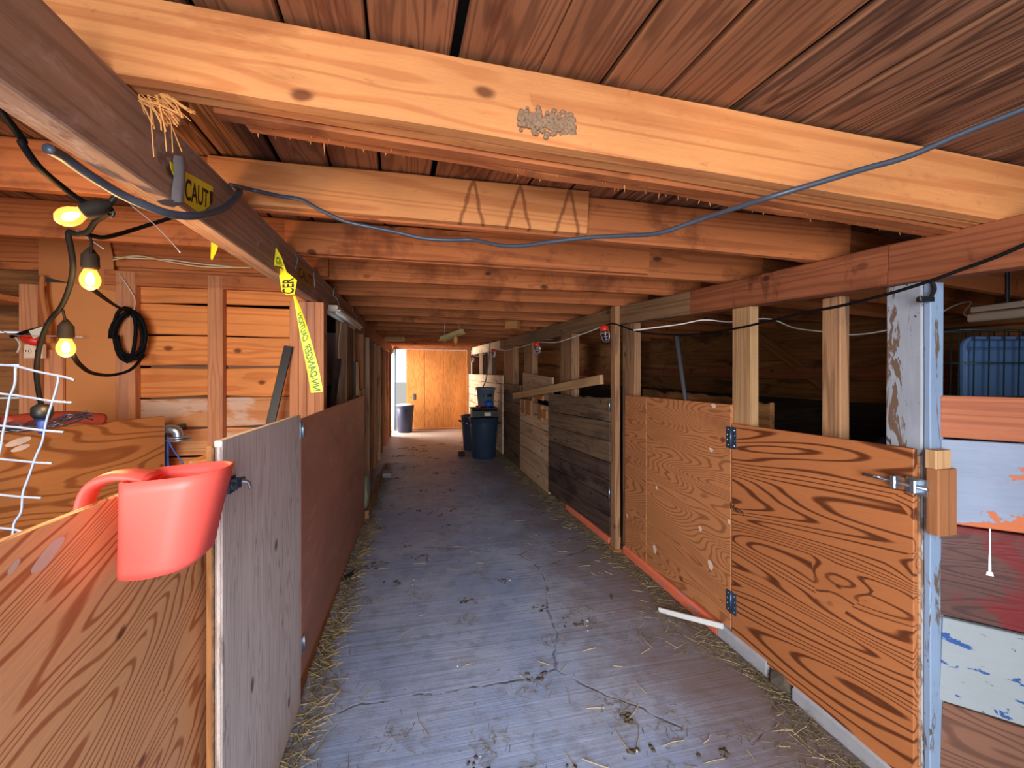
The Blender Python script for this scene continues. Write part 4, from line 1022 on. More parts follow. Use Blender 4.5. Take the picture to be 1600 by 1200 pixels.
pts = [up_(la[0][0], .95), ad(960, 506, 3.2), ad(993, 517, 2.9), ad(1030, 522, 2.8), ad(1080, 523, 2.55), ad(1145, 514, 2.14), ad(1200, 502, 1.9), ad(1260, 488, 1.72), ad(1313, 478, 1.58), ad(1385, 460, 1.43), ad(1450, 440, 1.33), ad(1500, 422, 1.27), ad(1560, 400, 1.2), ad(1640, 365, 1.12)]
o = tube('black_cable', pts, .0055, M['black_cable']); tag(o, 'black cable sagging from the caged lamps across the stall opening to the painted post', 'cable')
# clip on the painted post
t = thing('cable_hook', 'black cable hook at the top of the painted post', 'hook', tuple(ad(1447, 462, 1.40)))
tube('hook_loop', [ad(1456, 438, 1.40), ad(1460, 452, 1.39), ad(1452, 466, 1.385), ad(1440, 470, 1.385), ad(1437, 463, 1.385)], .006, M['black'], t)
c = ad(1446, 468, 1.39); bm = bmesh.new(); bm_box(bm, c.x - .022, c.x + .022, c.y - .012, c.y + .012, c.z - .008, c.z + .008); obj('hook_plate', bm, M['black'], t)

# fluorescent fittings
a = ax(519, 480, -.575); b = ax(556, 512, -.575)
t = thing('tube_lamp', 'dusty white tube lamp wired under the carrying beam', 'lamp', tuple((a + b) / 2))
a = Vector((-.575, a.y, a.z)); b = Vector((-.575, b.y + .1, a.z + .01))
plank('lamp_body', a, b, .03, .075, (0, 0, 1), M['lamp_white'], t, 1, 0, .006)
plank('reflector', a + Vector((0, 0, -.022)), b + Vector((0, 0, -.022)), .012, .11, (0, 0, 1), M['lamp_white'], t, 1, 0, .003)
for s in (-1, 1): tube('lamp_tube', [a + Vector((s * .028, .01, -.038)), b + Vector((s * .028, -.01, -.038))], .011, M['white'], t, 12, False)
for q in (.12, .86):
    c = a.lerp(b, q); tube('hanging_wire', [c + Vector((.03, 0, .01)), c + Vector((.0, .02, .09)), c + Vector((-.02, 0, .11)), c + Vector((-.012, 0, .17))], .002, M['wire'], t)
a = ad(690, 529, 5.6); b = ad(722, 517, 5.35)
t = thing('tube_lamp', 'yellowed tube lamp tilted under the aisle joists with a hanging tassel', 'lamp', tuple((a + b) / 2))
plank('lamp_body', a, b, .05, .07, (0, 0, 1), M['lamp_yellow'], t, 1, 0, .008)
plank('reflector', a + Vector((0, 0, -.028)), b + Vector((0, 0, -.028)), .015, .12, (0, 0, 1), M['lamp_yellow'], t, 1, 0, .004)
c = ad(712, 531, 5.4); b_ = lathe_bm([(.01, .05), (.03, .02), (.028, -.03), (.012, -.06)], 12, True, True); bmesh.ops.translate(b_, verts=b_.verts, vec=c); part_label(obj('tassel', b_, M['straw_orange'], t, smooth=True), 'yellow-brown dangling piece')
tube('pull_cord', [ad(695, 530, 5.55), ad(696, 546, 5.55), ad(695, 556, 5.55)], .003, M['lamp_yellow'], t)
for q in (.15, .85):
    c = a.lerp(b, q); tube('hanging_wire', [c, Vector((c.x, c.y, roof_z(c.x, c.y) + .003))], .003, M['wire'], t, 6, False)
a = ad(603, 530.5, 7.6); b = ad(630, 530.5, 7.4)
t = thing('tube_lamp', 'small pale strip lamp under the joists near the far doorway', 'lamp', tuple((a + b) / 2))
plank('lamp_body', a, b, .05, .09, (0, 0, 1), M['lamp_yellow'], t, 1, 0, .006)
plank('lamp_base', a + Vector((0, 0, .035)), b + Vector((0, 0, .035)), .02, .05, (0, 0, 1), M['lamp_yellow'], t)
for q in (.15, .85):
    c = a.lerp(b, q); tube('hanging_wire', [c, Vector((c.x, c.y, roof_z(c.x, c.y) + .003))], .003, M['wire'], t, 6, False)
o = plank('spacer_block', ad(791, 507, 4.85), ad(810, 507, 4.75), .10, .05, (0, 0, 1), M['raw_block']); tag(o, 'pale spacer block nailed under the aisle joists', 'block')

# ------------------------------------------------------------------ tack room: bulbs and cables
def bulb(label, c, axis, s=1.0, watts=10):
    t = thing('string_bulb', label, 'light bulb', tuple(c), 'glowing string bulbs')
    z = Vector(axis).normalized(); m = z.to_track_quat('Z', 'Y').to_matrix().to_4x4(); m.translation = c; m = m @ Matrix.Scale(s, 4)
    b = lathe_bm([(.004, .085), (.008, .08), (.014, .07), (.019, .062), (.020, .03), (.0165, .024)], 20, True, True); bmesh.ops.transform(b, matrix=m, verts=b.verts); obj('socket', b, M['socket'], t, smooth=True)
    b = lathe_bm([(.013, .026), (.015, .018), (.021, .004), (.0225, -.006), (.0215, -.016), (.016, -.027), (.006, -.034), (.001, -.035)], 24, True, True); bmesh.ops.transform(b, matrix=m, verts=b.verts); obj('bulb_glass', b, M['bulb'], t, smooth=True)
    b = lathe_bm([(.002, .016), (.006, .010), (.010, -.004), (.009, -.014), (.003, -.021)], 16, True, True); bmesh.ops.transform(b, matrix=m, verts=b.verts); part_label(obj('filament', b, M['filament'], t, smooth=True), 'bright glowing filament')
    l = bpy.data.lights.new('bulb_light', 'POINT'); l.energy = watts; l.color = (1, .56, .20); l.shadow_soft_size = .04
    lo = bpy.data.objects.new('bulb_light', l); COL.objects.link(lo); lo.location = c - z * .075 * s
    lo.parent = t; lo.matrix_parent_inverse = wm(t).inverted()
    return m
B1 = ad(113, 337, 1.0); B2 = ad(141, 434, 1.16); B3 = ad(103, 541, 1.3)
ax1 = (ad(160, 322, 1.02) - B1)
bulb('bare glowing bulb lying sideways highest on the string', B1, ax1, 1.0, 1.6)
bulb('glowing bulb hanging upright, second along the string', B2, (0, 0, 1), 1.0, 7)
bulb('glowing bulb hanging lowest, beside the outlet', B3, (0, 0, 1), 1.0, 7)
k1 = ad(168, 322, 1.03)
o = tube('string_light_cable', [Vector((-.70, .66, 2.09)), ad(18, 195, .82), ad(35, 225, .84), ad(60, 260, .88), ad(95, 290, .95), ad(130, 315, 1.0), ad(165, 324, 1.03), ad(172, 330, 1.05), ad(150, 345, 1.1), ad(137, 362, 1.12), ad(120, 366, 1.12), ad(107, 364, 1.12), ad(112, 395, 1.14), ad(114, 420, 1.16), ad(108, 450, 1.2), ad(95, 480, 1.25), ad(75, 505, 1.3), ad(62, 540, 1.34), ad(57, 580, 1.36), ad(60, 610, 1.38), ad(66, 640, 1.4)], .0068, M['black_cable'])
tag(o, 'thick black string-light cable dropping to the outlet side past the bulbs', 'cable')
o = tube('bulb_lead', [ad(136, 364, 1.13), ad(143, 378, 1.14), ad(142, 395, 1.15), B2 + Vector((0, 0, .083))], .0035, M['black_cable']); tag(o, 'thin black lead to the second bulb', 'cable')
o = tube('bulb_lead', [ad(98, 484, 1.25), ad(102, 500, 1.28), B3 + Vector((0, 0, .083))], .0035, M['black_cable']); tag(o, 'thin black lead to the lowest bulb', 'cable')
o = tube('string_light_cable', [ad(134, 366, 1.13), ad(160, 371, 1.2), ad(185, 366, 1.3), ad(215, 357, 1.4), ad(240, 349, 1.45), ad(268, 340, 1.5), ad(285, 333, 1.52)], .0065, M['black_cable']); tag(o, 'black cable crossing from the bulbs up to the beam', 'cable')
t = thing('plug_connector', 'black cable connector beside the sideways bulb', 'connector', tuple(k1))
tube('body', [ad(160, 327, 1.04), ad(172, 318, 1.045), ad(180, 308, 1.05)], .0075, M['black'], t)
tube('ring', [ad(166, 332, 1.04), ad(175, 338, 1.04), ad(178, 330, 1.04)], .004, M['black'], t)
# tie wires
for k, (pts_, lab) in enumerate(((((132, 366), (145, 345), (160, 331), (185, 300)), 'thin copper tie wire near the sideways bulb'), (((204, 320), (235, 345), (262, 372), (282, 395)), 'thin pale wire slanting over the header board'), (((120, 360), (140, 374), (162, 389)), 'short pale wire at the bulb junction'))):
    o = tube('tie_wire', [ad(x_, y_, 1.2 + .1 * k) for x_, y_ in pts_], .0016, M['wire'], None, 6); tag(o, lab, 'wire')
# coil of cable on the stud
t = thing('coiled_cable', 'coil of black cable hung on a wall stud', 'cable', tuple(ay(205, 530, 2.80)))
coil = []
rc = random.Random(2)
for k in range(4 * 20 + 1):
    a = -PI / 2 + PI + 2 * PI * k / 20; lp = k / 20
    cx, cy, w_, h_ = 200 + 5 * math.sin(lp * 2.2), 529 - 2 * lp + 3 * math.sin(lp * 5), 28 - 4.5 * (lp if lp < 3 else 1.2) + 3 * math.sin(lp * 9), 43 - 9 * abs(math.sin(lp * 1.3))
    coil.append(ay(cx - w_ * math.sin(a + PI / 2 - PI / 2), cy + h_ * math.cos(a), 2.835 - .008 * lp))
tube('coil_loops', coil, .0095, M['black_cable'], t, 8, False)
tube('hook', [ay(206, 484, 2.855), ay(208, 497, 2.83), ay(203, 494, 2.80)], .0025, M['wire'], t)
tube('tie_cord', [ay(186, 427, 2.85), ay(210, 465, 2.84), ay(208, 490, 2.82)], .0025, M['white_cable'], t)
o = tube('string_light_cable', [ad(145, 452, 1.3), ad(165, 467, 1.7), ad(185, 480, 2.2), ay(205, 488, 2.82)], .0075, M['black_cable']); tag(o, 'black cable from the second bulb to the coil', 'cable')
o = tube('string_light_cable', [ad(113, 553, 1.35), ad(125, 570, 1.5), ad(145, 583, 1.75), ad(175, 586, 2.1), ad(205, 577, 2.2), ay(225, 555, 2.80)], .0075, M['black_cable']); tag(o, 'black cable drooping from the lowest bulb to the coil', 'cable')
# outlet, plug and tag
t = thing('wall_outlet', 'cream electrical outlet on the wide stud', 'outlet', tuple(ay(55, 548, 2.83)))
a = ay(41, 560, 2.83); b = ay(70, 538, 2.83)
block('cover_plate', a.x, b.x, 2.815, 2.839, a.z, b.z, M['outlet'], t, 'x', bev=.004)
cx = (a.x + b.x) / 2; cz = (a.z + b.z) / 2
for s in (-1, 1):
    bm = bmesh.new(); bmesh.ops.create_cone(bm, segments=20, radius1=.017, radius2=.016, depth=.006, cap_ends=True, matrix=Matrix.Translation((cx + s * .021, 2.812, cz)) @ Matrix.Rotation(PI / 2, 4, 'X'))
    r_ = obj('receptacle', bm, M['outlet'], t)
    bm = bmesh.new()
    for dx in (-.006, .006): bm_box(bm, cx + s * .021 + dx - .0013, cx + s * .021 + dx + .0013, 2.8075, 2.8095, cz - .005, cz + .006)
    stuff(obj('slots', bm, M['black'], r_))
t = thing('red_plug', 'red plug and short lead above the outlet', 'plug', tuple(ay(50, 530, 2.80)))
tube('plug_body', [ay(38, 528, 2.80), ay(48, 531, 2.79), ay(61, 534, 2.80)], [.02] * 9 + [.028] * 8, M['red'], t, 12)
tube('plug_lead', [ay(18, 526, 2.80), ay(30, 522, 2.78), ay(46, 517, 2.78), ay(66, 512, 2.78)], .009, M['black_cable'], t)
c = [ay(x_, y_, 2.765) for x_, y_ in ((45, 517), (67, 510), (71, 522), (52, 529))]
bm = bmesh.new(); v4 = [bm.verts.new(p_) for p_ in c]; v5 = [bm.verts.new(p_ + Vector((0, .003, 0))) for p_ in c]
bm.faces.new(v4); bm.faces.new(list(reversed(v5)))
for k in range(4): bm.faces.new((v4[k], v4[(k + 1) % 4], v5[(k + 1) % 4], v5[k]))
bmesh.ops.recalc_face_normals(bm, faces=bm.faces)
part_label(obj('paper_tag', bm, M['white_paper'], t), 'cream paper tag')
tube('tag_string', [ay(24, 527, 2.78), ay(31, 538, 2.78), ay(27, 551, 2.78)], .004, M['white_cable'], t)
o = tube('electric_conduit', [ay(66, 430, 2.83), ay(66, 460, 2.83), ay(73, 500, 2.83), ay(77, 536, 2.83)], .012, M['card_dark']); tag(o, 'brown wiring sheath running up beside the outlet', 'conduit')
o = tube('guy_wire', [ay(-10, 514, 2.6), ay(28, 524, 2.7), ay(80, 525, 2.78), ay(134, 527, 2.84)], .002, M['wire'], None, 6); tag(o, 'thin level wire stretched across the cardboard behind the lowest bulb', 'wire')
# plug end on the partition, wires and blue twine
c = ad(66, 645, 1.4)
t = thing('cable_plug', 'black socket with blue ring at the end of the string cable', 'plug', tuple(c))
b = lathe_bm([(.012, .03), (.026, .02), (.028, -.005), (.02, -.02)], 20, True, True); bmesh.ops.translate(b, verts=b.verts, vec=c); obj('socket', b, M['black'], t, smooth=True)
b = lathe_bm([(.013, -.02), (.013, -.05), (.009, -.07)], 16, True, True); bmesh.ops.translate(b, verts=b.verts, vec=c); part_label(obj('blue_plug', b, M['tarp'], t, smooth=True), 'dark blue plug body')
def jumble(name, base, n, mat, label, spread, seed):
    r = random.Random(seed); bm = bmesh.new()
    for k in range(n):
        pts = []
        for q in range(6):
            px = base[0] + (base[2] - base[0]) * (q / 5) + r.uniform(-6, 6); py = base[1] + (base[3] - base[1]) * (q / 5) + r.uniform(-spread, spread)
            pts.append(ad(px, py, base[4] + r.uniform(-.06, .06)))
        tube_into(bm, spline(pts, 5), .0028, 6)
    o = obj(name, bm, mat, smooth=True); stuff(o); tag(o, label, 'wire'); return o
jumble('loose_wires', (0, 672, 140, 650, 1.66), 7, M['steel_dark'], 'tangle of blue-grey wires lying over the plywood partition top', 9, 4)
tl_ = on_part(-40, 668) + Vector((0, 0, 0)); 
o = tube('red_hose', [on_part(0, 660) + nv * .02, on_part(60, 654) + nv * .02, on_part(110, 652) + nv * .02, on_part(155, 655) + nv * .02], [.028] * 17 + [.027] * 8, plain('red_hose_rubber', (170, 70, 52), .6), None, 12); tag(o, 'dull red hose lying along the partition top', 'hose')
bm = bmesh.new(); rt = random.Random(9)
for k in range(12):
    x0 = rt.uniform(257, 262); x1 = rt.uniform(255, 268) if k > 1 else 285
    e = 745 if k > 1 else 722
    tube_into(bm, spline([ad(x0, 680, 2.36), ad((x0 + x1) / 2 + rt.uniform(-1, 1), 705, 2.36), ad(x1, e, 2.36), ad(x1 + (2 if k > 1 else 0), e + (60 if k > 1 else 3), 2.36)], 4), .0035, 6)
o = obj('blue_twine', bm, M['blue'], smooth=True); stuff(o); tag(o, 'bunch of blue baling twine hanging at the partition edge', 'twine')
# chrome elbow
t = thing('drain_elbow', 'chrome pipe elbow on the boarded wall above the twine', 'pipe', tuple(ay(277, 680, 2.7)))
tube('elbow_pipe', [ay(262, 671, 2.74), ay(270, 671, 2.72), ay(277, 675, 2.72), ay(279, 683, 2.72)], .026, M['steel'], t, 14)
for zz_, r_ in ((683, .052), (687, .056)):
    c = ay(280, zz_, 2.72); b = lathe_bm([(r_, -.005), (r_ + .004, 0), (r_, .005)], 24, True, True); bmesh.ops.translate(b, verts=b.verts, vec=c); obj('flange', b, M['steel'], t, smooth=True)
o = plank('elbow_bracket', ay(262, 671, 2.74) + Vector((0, .02, 0)), ay(262, 671, 2.74) + Vector((0, .16, 0)), .03, .03, (0, 0, 1), M['steel_dark'], t)
# black bar
a = ay(424, 656, 2.70); b = ay(451, 541, 2.78)
d_ = (b - a).normalized(); base = a + d_ * ((.006 - a.z) / d_.z)
o = plank('black_bar', base, b, .05, .012, (1, 0, 0), M['steel_dark'], None); o.data.materials.clear(); o.data.materials.append(M['black']); tag(o, 'black metal bar leaning against the corner post', 'bar')
# header wiring
o = tube('header_wire', [ay(178, 402, 2.84), ay(225, 404, 2.84), ay(265, 406, 2.84), ay(310, 412, 2.84), ay(375, 418, 2.84)], .004, M['white_cable']); tag(o, 'pale cable stapled along the tack room header board', 'cable')
o = tube('header_wire', [ay(176, 406, 2.83), ay(215, 400, 2.83), ay(270, 410, 2.83), ay(320, 417, 2.83), ay(392, 418, 2.83)], .0045, M['lamp_yellow']); tag(o, 'yellowed cable sagging below the pale header cable', 'cable')

# ------------------------------------------------------------------ big cables
X = -.592
pts = [ax(-20, 190, -.66), ax(75, 232, -.70), ax(100, 246, -.70), ax(140, 274, -.69), ax(190, 304, -.67), ax(230, 322, -.64), ax(270, 335, -.61), ax(310, 337, -.585), ax(345, 328, -.578), ax(366, 312, -.576), ax(374, 300, -.578), ax(372, 294, -.59)]
o = tube('black_cable', pts[1:], .0105, M['grey_cable'], None, 10); tag(o, 'thick dusty black cable looped under the carrying beam past the tape', 'cable')
def cz(px, py, Y): return ay(px, py, Y)
pts = [ax(360, 289, -.577)] + [ay(x_, y_, Y_) for x_, y_, Y_ in ((395, 297, 1.64), (440, 307, 1.60), (470, 312, 1.58), (500, 328, 1.57), (540, 346, 1.57), (580, 355, 1.57), (620, 363, 1.56), (660, 372, 1.55), (700, 375, 1.54), (740, 375, 1.53), (780, 383, 1.45), (815, 384, 1.41), (860, 378, 1.35), (920, 371, 1.28), (980, 368, 1.2), (1030, 364, 1.12), (1100, 341, 1.02), (1200, 309, .87), (1280, 285, .81), (1350, 264, .77), (1420, 244, .73), (1500, 210, .68), (1600, 170, .62), (1720, 120, .55))]
o = tube('black_cable', pts, .0070, M['grey_cable'], None, 10, True, 6); tag(o, 'long black cable sagging across the ceiling below the joists', 'cable')

# ------------------------------------------------------------------ caution tape
def sheet(name, pts, mat, parent, th=Vector((0, .0012, 0))):
    bm = bmesh.new(); a = [bm.verts.new(p) for p in pts]; b = [bm.verts.new(p + th) for p in pts]; n_ = len(pts)
    bm.faces.new(a); bm.faces.new(list(reversed(b)))
    for k in range(n_): bm.faces.new((a[k], a[(k + 1) % n_], b[(k + 1) % n_], b[k]))
    bmesh.ops.recalc_face_normals(bm, faces=bm.faces); return obj(name, bm, mat, parent)
def bil(q, u, v): return (q[0] * (1 - u) + q[1] * u) * (1 - v) + (q[3] * (1 - u) + q[2] * u) * v   # q: TL TR BR BL
def tape_text(parent, q, s, mat, size=1.0, off=Vector((0, 0, 0)), mirror=False, squash=1.0):
    me = text_mesh(s, 1.0); xs = [v.co.x for v in me.vertices]; ys_ = [v.co.y for v in me.vertices]
    x0, x1, y0, y1 = min(xs), max(xs), min(ys_), max(ys_)
    for v in me.vertices:
        u = (v.co.x - x0) / (x1 - x0); w_ = (v.co.y - y0) / (y1 - y0)
        if mirror: u = 1 - u
        v.co = bil(q, u, 1 - w_) + off
    me.materials.clear(); me.materials.append(mat); return obj('lettering', me, None, parent)
XF = -.5985
t = thing('caution_tape', 'yellow tape scrap lettered CAUT on the dusty beam, under grey tape', 'tape', tuple(ax(310, 300, XF)))
sheet('tape_strip', [ax(x_, y_, XF) for x_, y_ in ((266, 252), (290, 268), (333, 292), (332, 318), (313, 334), (287, 314), (267, 262))], M['tape'], t, Vector((-.0008, 0, 0)))
tape_text(t, [ax(x_, y_, XF + .0006) for x_, y_ in ((290, 277), (326, 298), (325, 325), (289, 312))], 'CAUT', M['tape_ink'])
tape_text(t, [ax(x_, y_, XF + .0006) for x_, y_ in ((328, 298), (332.5, 300), (332, 316), (328, 322))], 'I', M['tape_ink'])
# grey tape folded over it
bm = bmesh.new(); ring = []
for (xl, xr, y_) in ((272, 286, 243), (270, 289, 250), (272, 289, 262), (271, 288, 280), (268, 288, 298), (268, 287, 316)):
    l_, r_ = ax(xl, y_, XF + .002), ax(xr, y_, XF + .004); mid = (l_ + r_) / 2 + Vector((.010, 0, 0))
    ring.append([bm.verts.new(l_), bm.verts.new(l_.lerp(mid, .6) + Vector((.003, 0, 0))), bm.verts.new(mid), bm.verts.new(r_.lerp(mid, .6) + Vector((.003, 0, 0))), bm.verts.new(r_)])
for a, b in zip(ring, ring[1:]):
    for k in range(4): bm.faces.new((a[k], a[k + 1], b[k + 1], b[k]))
part_label(obj('duct_tape', bm, M['duct'], t, smooth=True), 'grey duct tape fold')
sheet('duct_tape_flap', [ax(x_, y_, XF + .003) for x_, y_ in ((268, 312), (258, 311), (243, 314), (252, 320), (270, 324), (285, 318), (287, 314))], M['duct'], t, Vector((.002, 0, 0)))
# second, further along, its shade put into the tape colour
t = thing('caution_tape', 'brownish tape scrap lettered CAUTI flat on the beam above the corner post', 'tape', tuple(ax(477, 430, XF)))
q = [ax(x_, y_, XF) for x_, y_ in ((466, 411), (491, 430), (489, 453), (463, 436))]
sheet('tape_strip', q, plain('shaded_tape', (170, 122, 40), .6), t, Vector((-.0008, 0, 0)))
tape_text(t, [ax(x_, y_, XF + .0006) for x_, y_ in ((467, 416), (488, 432), (487, 447), (466, 432))], 'CAUTI', M['tape_ink'])
o = tube('staple_bit', [ax(462, 398, XF + .006), ax(465, 405, XF + .006), ax(462, 420, XF + .006)], .004, M['duct'], t); part_label(o, 'torn grey tape shred')
o = tube('staple_bit', [ax(490, 425, XF + .006), ax(491, 436, XF + .006), ax(492, 450, XF + .006)], .002, M['steel'], t)
# hanging streamer
t = thing('caution_tape', 'twisted yellow caution streamer hanging before the corner post', 'tape', tuple(ad(450, 450, 1.95)))
kx = 1.88
def S(x_, y_, o=0): return ad(x_, y_, kx + o)
sheet('tape_fold', [S(431, 386, -.09), S(440, 402, -.07), S(449, 428, -.02), S(440, 417, -.05), S(428, 415, -.09)], M['tape'], t)
qf = [S(434, 416), S(447, 424), S(464, 438), S(460, 460), S(448, 461), S(440, 455)]
sheet('tape_fold', qf, M['tape'], t)
tape_text(t, [S(441, 459, -.004), S(441, 436, -.004), S(459, 434, -.004), S(459, 459, -.004)], 'CER', M['tape_ink'])
tape_text(t, [S(433, 398, -.10), S(444, 416, -.06), S(440, 416, -.07), S(430, 410, -.10)], 'ON', M['tape_ink_green'])
sp = [(458, 462, 462, 463), (463, 490, 471, 484), (468, 520, 480, 510), (474, 550, 488, 538), (481, 585, 498, 575), (486, 614, 505, 612)]
bm = bmesh.new(); rl = []
for k, (xl, yl, xr, yr) in enumerate(sp):
    l_, r_ = S(xl, yl, .002 * k), S(xr, yr, .002 * k + .012); rl.append((bm.verts.new(l_), bm.verts.new((l_ + r_) / 2 + Vector((0, -.004, 0))), bm.verts.new(r_)))
for a, b in zip(rl, rl[1:]):
    for k in range(2): bm.faces.new((a[k], a[k + 1], b[k + 1], b[k]))
obj('tape_strip', bm, M['tape'], t, smooth=True)
# lettering seen from behind: mirrored, reading upwards
def strip_text(s, v0, v1, mat):
    me = text_mesh(s, 1.0); xs = [v.co.x for v in me.vertices]; ys_ = [v.co.y for v in me.vertices]
    x0, x1, y0, y1 = min(xs), max(xs), min(ys_), max(ys_)
    for v in me.vertices:
        al = v1 - (v.co.x - x0) / (x1 - x0) * (v1 - v0); ac = .18 + .64 * (v.co.y - y0) / (y1 - y0)
        f = al * (len(sp) - 1); i = min(int(f), len(sp) - 2); g = f - i
        l_ = Vector(S(sp[i][0], sp[i][1], .002 * i)).lerp(S(sp[i + 1][0], sp[i + 1][1], .002 * i + .002), g)
        r_ = Vector(S(sp[i][2], sp[i][3], .002 * i + .012)).lerp(S(sp[i + 1][2], sp[i + 1][3], .002 * i + .014), g)
        v.co = l_.lerp(r_, ac) + Vector((0, -.0062, 0))
    me.materials.clear(); me.materials.append(mat); obj('lettering', me, None, t)
strip_text('CAUTION', .22, .52, M['tape_ink_green'])
strip_text('NN-DANGER', .56, .985, M['tape_ink_green'])
t = sheet('tape_end', [ad(x_, y_, 1.75) for x_, y_ in ((330, 378), (341, 384), (337, 396), (331, 407), (329, 404))], M['tape'], None); tag(t, 'small yellow tape end dangling below the beam over the header', 'tape')
o = sheet('torn_tape', [ad(x_, y_, 1.86) for x_, y_ in ((412, 417), (425, 415), (434, 418), (433, 428), (424, 424))], M['duct'], None); tag(o, 'torn grey plastic shred beside the yellow streamer', 'tape')

# ------------------------------------------------------------------ feed scoop on the gate
SYf = .885; SYb = 1.03
t = thing('feed_scoop', 'coral-red plastic feed scoop hooked over the orange gate', 'scoop', tuple(ay(250, 830, .95)))
bm = bmesh.new(); rings = []
zb = ay(220, 912, SYf).z; zt0 = ay(186, 757, SYf).z; zt1 = ay(357, 731, SYf + .05).z
xl0, xl1 = -.530, -.527
xr0 = ay(303, 893, SYf + .03).x; xr1 = ay(352, 731, SYf + .05).x
def sring(f, inset):
    xl = xl0 + (xl1 - xl0) * f + inset
    xr = xr0 + (xr1 - xr0) * f - inset - (.034 if f == 0 else .010 if f < .08 else 0)
    y0, y1 = SYf + inset, SYb - inset
    rl_, rr_ = .018, min(.062, (xr - xl) * .45)
    out = []
    for (cx, cy, r, a0) in ((xr - rr_, y1 - rr_, rr_, 0), (xl + rl_, y1 - rl_, rl_, 90), (xl + rl_, y0 + rl_, rl_, 180), (xr - rr_, y0 + rr_, rr_, 270)):
        for k in range(7):
            a = math.radians(a0 + 15 * k); xx = cx + r * math.cos(a); yy = cy + r * math.sin(a)
            top = zt0 + (zt1 - zt0) * ((xx - xl1) / (xr1 - xl1))
            out.append((xx, yy, zb + inset * 1.2 + (top - zb - inset * 1.2) * f))
    return out
fs = [0, .05, .12, .22, .38, .55, .72, .88, 1.0]
outer = [sring(f, 0 if f > 0 else .008) for f in fs]; inner = [sring(f, .004) for f in reversed(fs)]
vr = [[bm.verts.new(p) for p in r] for r in outer + inner]
for a, b in zip(vr, vr[1:]):
    n_ = len(a)
    for k in range(n_): bm.faces.new((a[k], a[(k + 1) % n_], b[(k + 1) % n_], b[k]))
bm.faces.new(list(reversed(vr[0]))); bm.faces.new(vr[-1]); bmesh.ops.recalc_face_normals(bm, faces=bm.faces)
obj('scoop_body', bm, M['scoop'], t, smooth=True)
# handle: broad strap arching over the gate
Yh = .945
hp = spline([Vector((-.50, Yh, zt0 - .004)), Vector((-.535, Yh, zt0 + .004)), Vector((-.565, Yh, zt0 + .002)), Vector((-.592, Yh, zt0 - .012)), Vector((-.606, Yh, zt0 - .04)), Vector((-.612, Yh, zt0 - .085))], 6)
bm = bmesh.new(); rr = []
for i, p in enumerate(hp):
    tdir = (hp[min(i + 1, len(hp) - 1)] - hp[max(i - 1, 0)]).normalized(); nn = Vector((tdir.z, 0, -tdir.x)); wv = .032 - .010 * i / len(hp)
    rr.append([bm.verts.new(p + nn * (.010 * math.sin(a)) + Vector((0, wv * math.cos(a), 0))) for a in [2 * PI * k / 14 for k in range(14)]])
for a, b in zip(rr, rr[1:]):
    for k in range(14): bm.faces.new((a[k], a[(k + 1) % 14], b[(k + 1) % 14], b[k]))
bm.faces.new(rr[0]); bm.faces.new(list(reversed(rr[-1]))); bmesh.ops.recalc_face_normals(bm, faces=bm.faces)
obj('handle', bm, M['scoop'], t, smooth=True)

# ------------------------------------------------------------------ wire fence
t = thing('wire_fence', 'pale welded wire fence end with free wire stubs, behind the orange gate', 'fence', tuple(ad(50, 700, 1.1)))
kf = 1.05
vert = [[(24, 572), (23, 600), (15, 622), (10, 650), (4, 680), (0, 705), (-12, 740), (-30, 800), (-60, 900), (-100, 1120)], [(91, 587), (90, 600), (82, 628), (72, 660), (66, 690), (55, 716), (45, 745), (36, 770), (33, 800), (22, 818), (17, 850), (-10, 960), (-40, 1120)], [(-50, 560), (-60, 640), (-90, 760), (-140, 900), (-180, 1120)]]
for vv in vert:
    ps = [ad(x_, y_, kf) for x_, y_ in vv]; tube('vertical_wire', ps, .0026, M['fence_wire'], t, 8, True, 4)
hor = [[(-80, 562), (0, 570), (24, 572), (60, 581), (91, 587), (104, 590), (116, 594)], [(-80, 608), (0, 615), (40, 620), (82, 627), (112, 629)], [(-100, 655), (0, 665), (30, 668), (70, 673), (99, 675)], [(-110, 705), (0, 717), (30, 720), (60, 723), (81, 724)], [(-120, 760), (0, 773), (30, 776), (64, 778)], [(-120, 815), (0, 825), (25, 828), (38, 833)], [(-140, 870), (0, 880), (20, 882)]]
for hh in hor: tube('horizontal_wire', [ad(x_, y_, kf) for x_, y_ in hh], .0026, M['fence_wire'], t, 8, True, 3)

# ------------------------------------------------------------------ straw, dung, stick
def straws(name, spots, mat, label=None, seed=1, r=(.0012, .0026), ln=(.03, .12), flat=.25, cat='straw'):
    rr_ = random.Random(seed); vs, fs_ = [], []
    for (x_, y_, z_) in spots(rr_):
        L = rr_.uniform(*ln); a = rr_.uniform(0, 2 * PI); e = rr_.gauss(0, flat)
        d = Vector((math.cos(a) * math.cos(e), math.sin(a) * math.cos(e), abs(math.sin(e)) * .8)); q = rr_.uniform(*r)
        s = d.cross(Vector((0, 0, 1))).normalized() * q; u = Vector((0, 0, q * 1.2)); p = Vector((x_, y_, z_ + .0015)); mid = p + d * L * .5 + s * rr_.uniform(-4, 4) ; e_ = p + d * L
        b = len(vs)
        for c_ in (p, mid, e_): vs += [c_ - s, c_ + s, c_ + u * 1.5]
        for k in (0, 3): fs_ += [(b + k, b + k + 1, b + k + 4, b + k + 3), (b + k + 1, b + k + 2, b + k + 5, b + k + 4), (b + k + 2, b + k, b + k + 3, b + k + 5)]
    me = bpy.data.meshes.new(name); me.from_pydata(vs, [], fs_); me.update()
    o = obj(name, me, mat); stuff(o)
    if label: tag(o, label, cat)
    return o
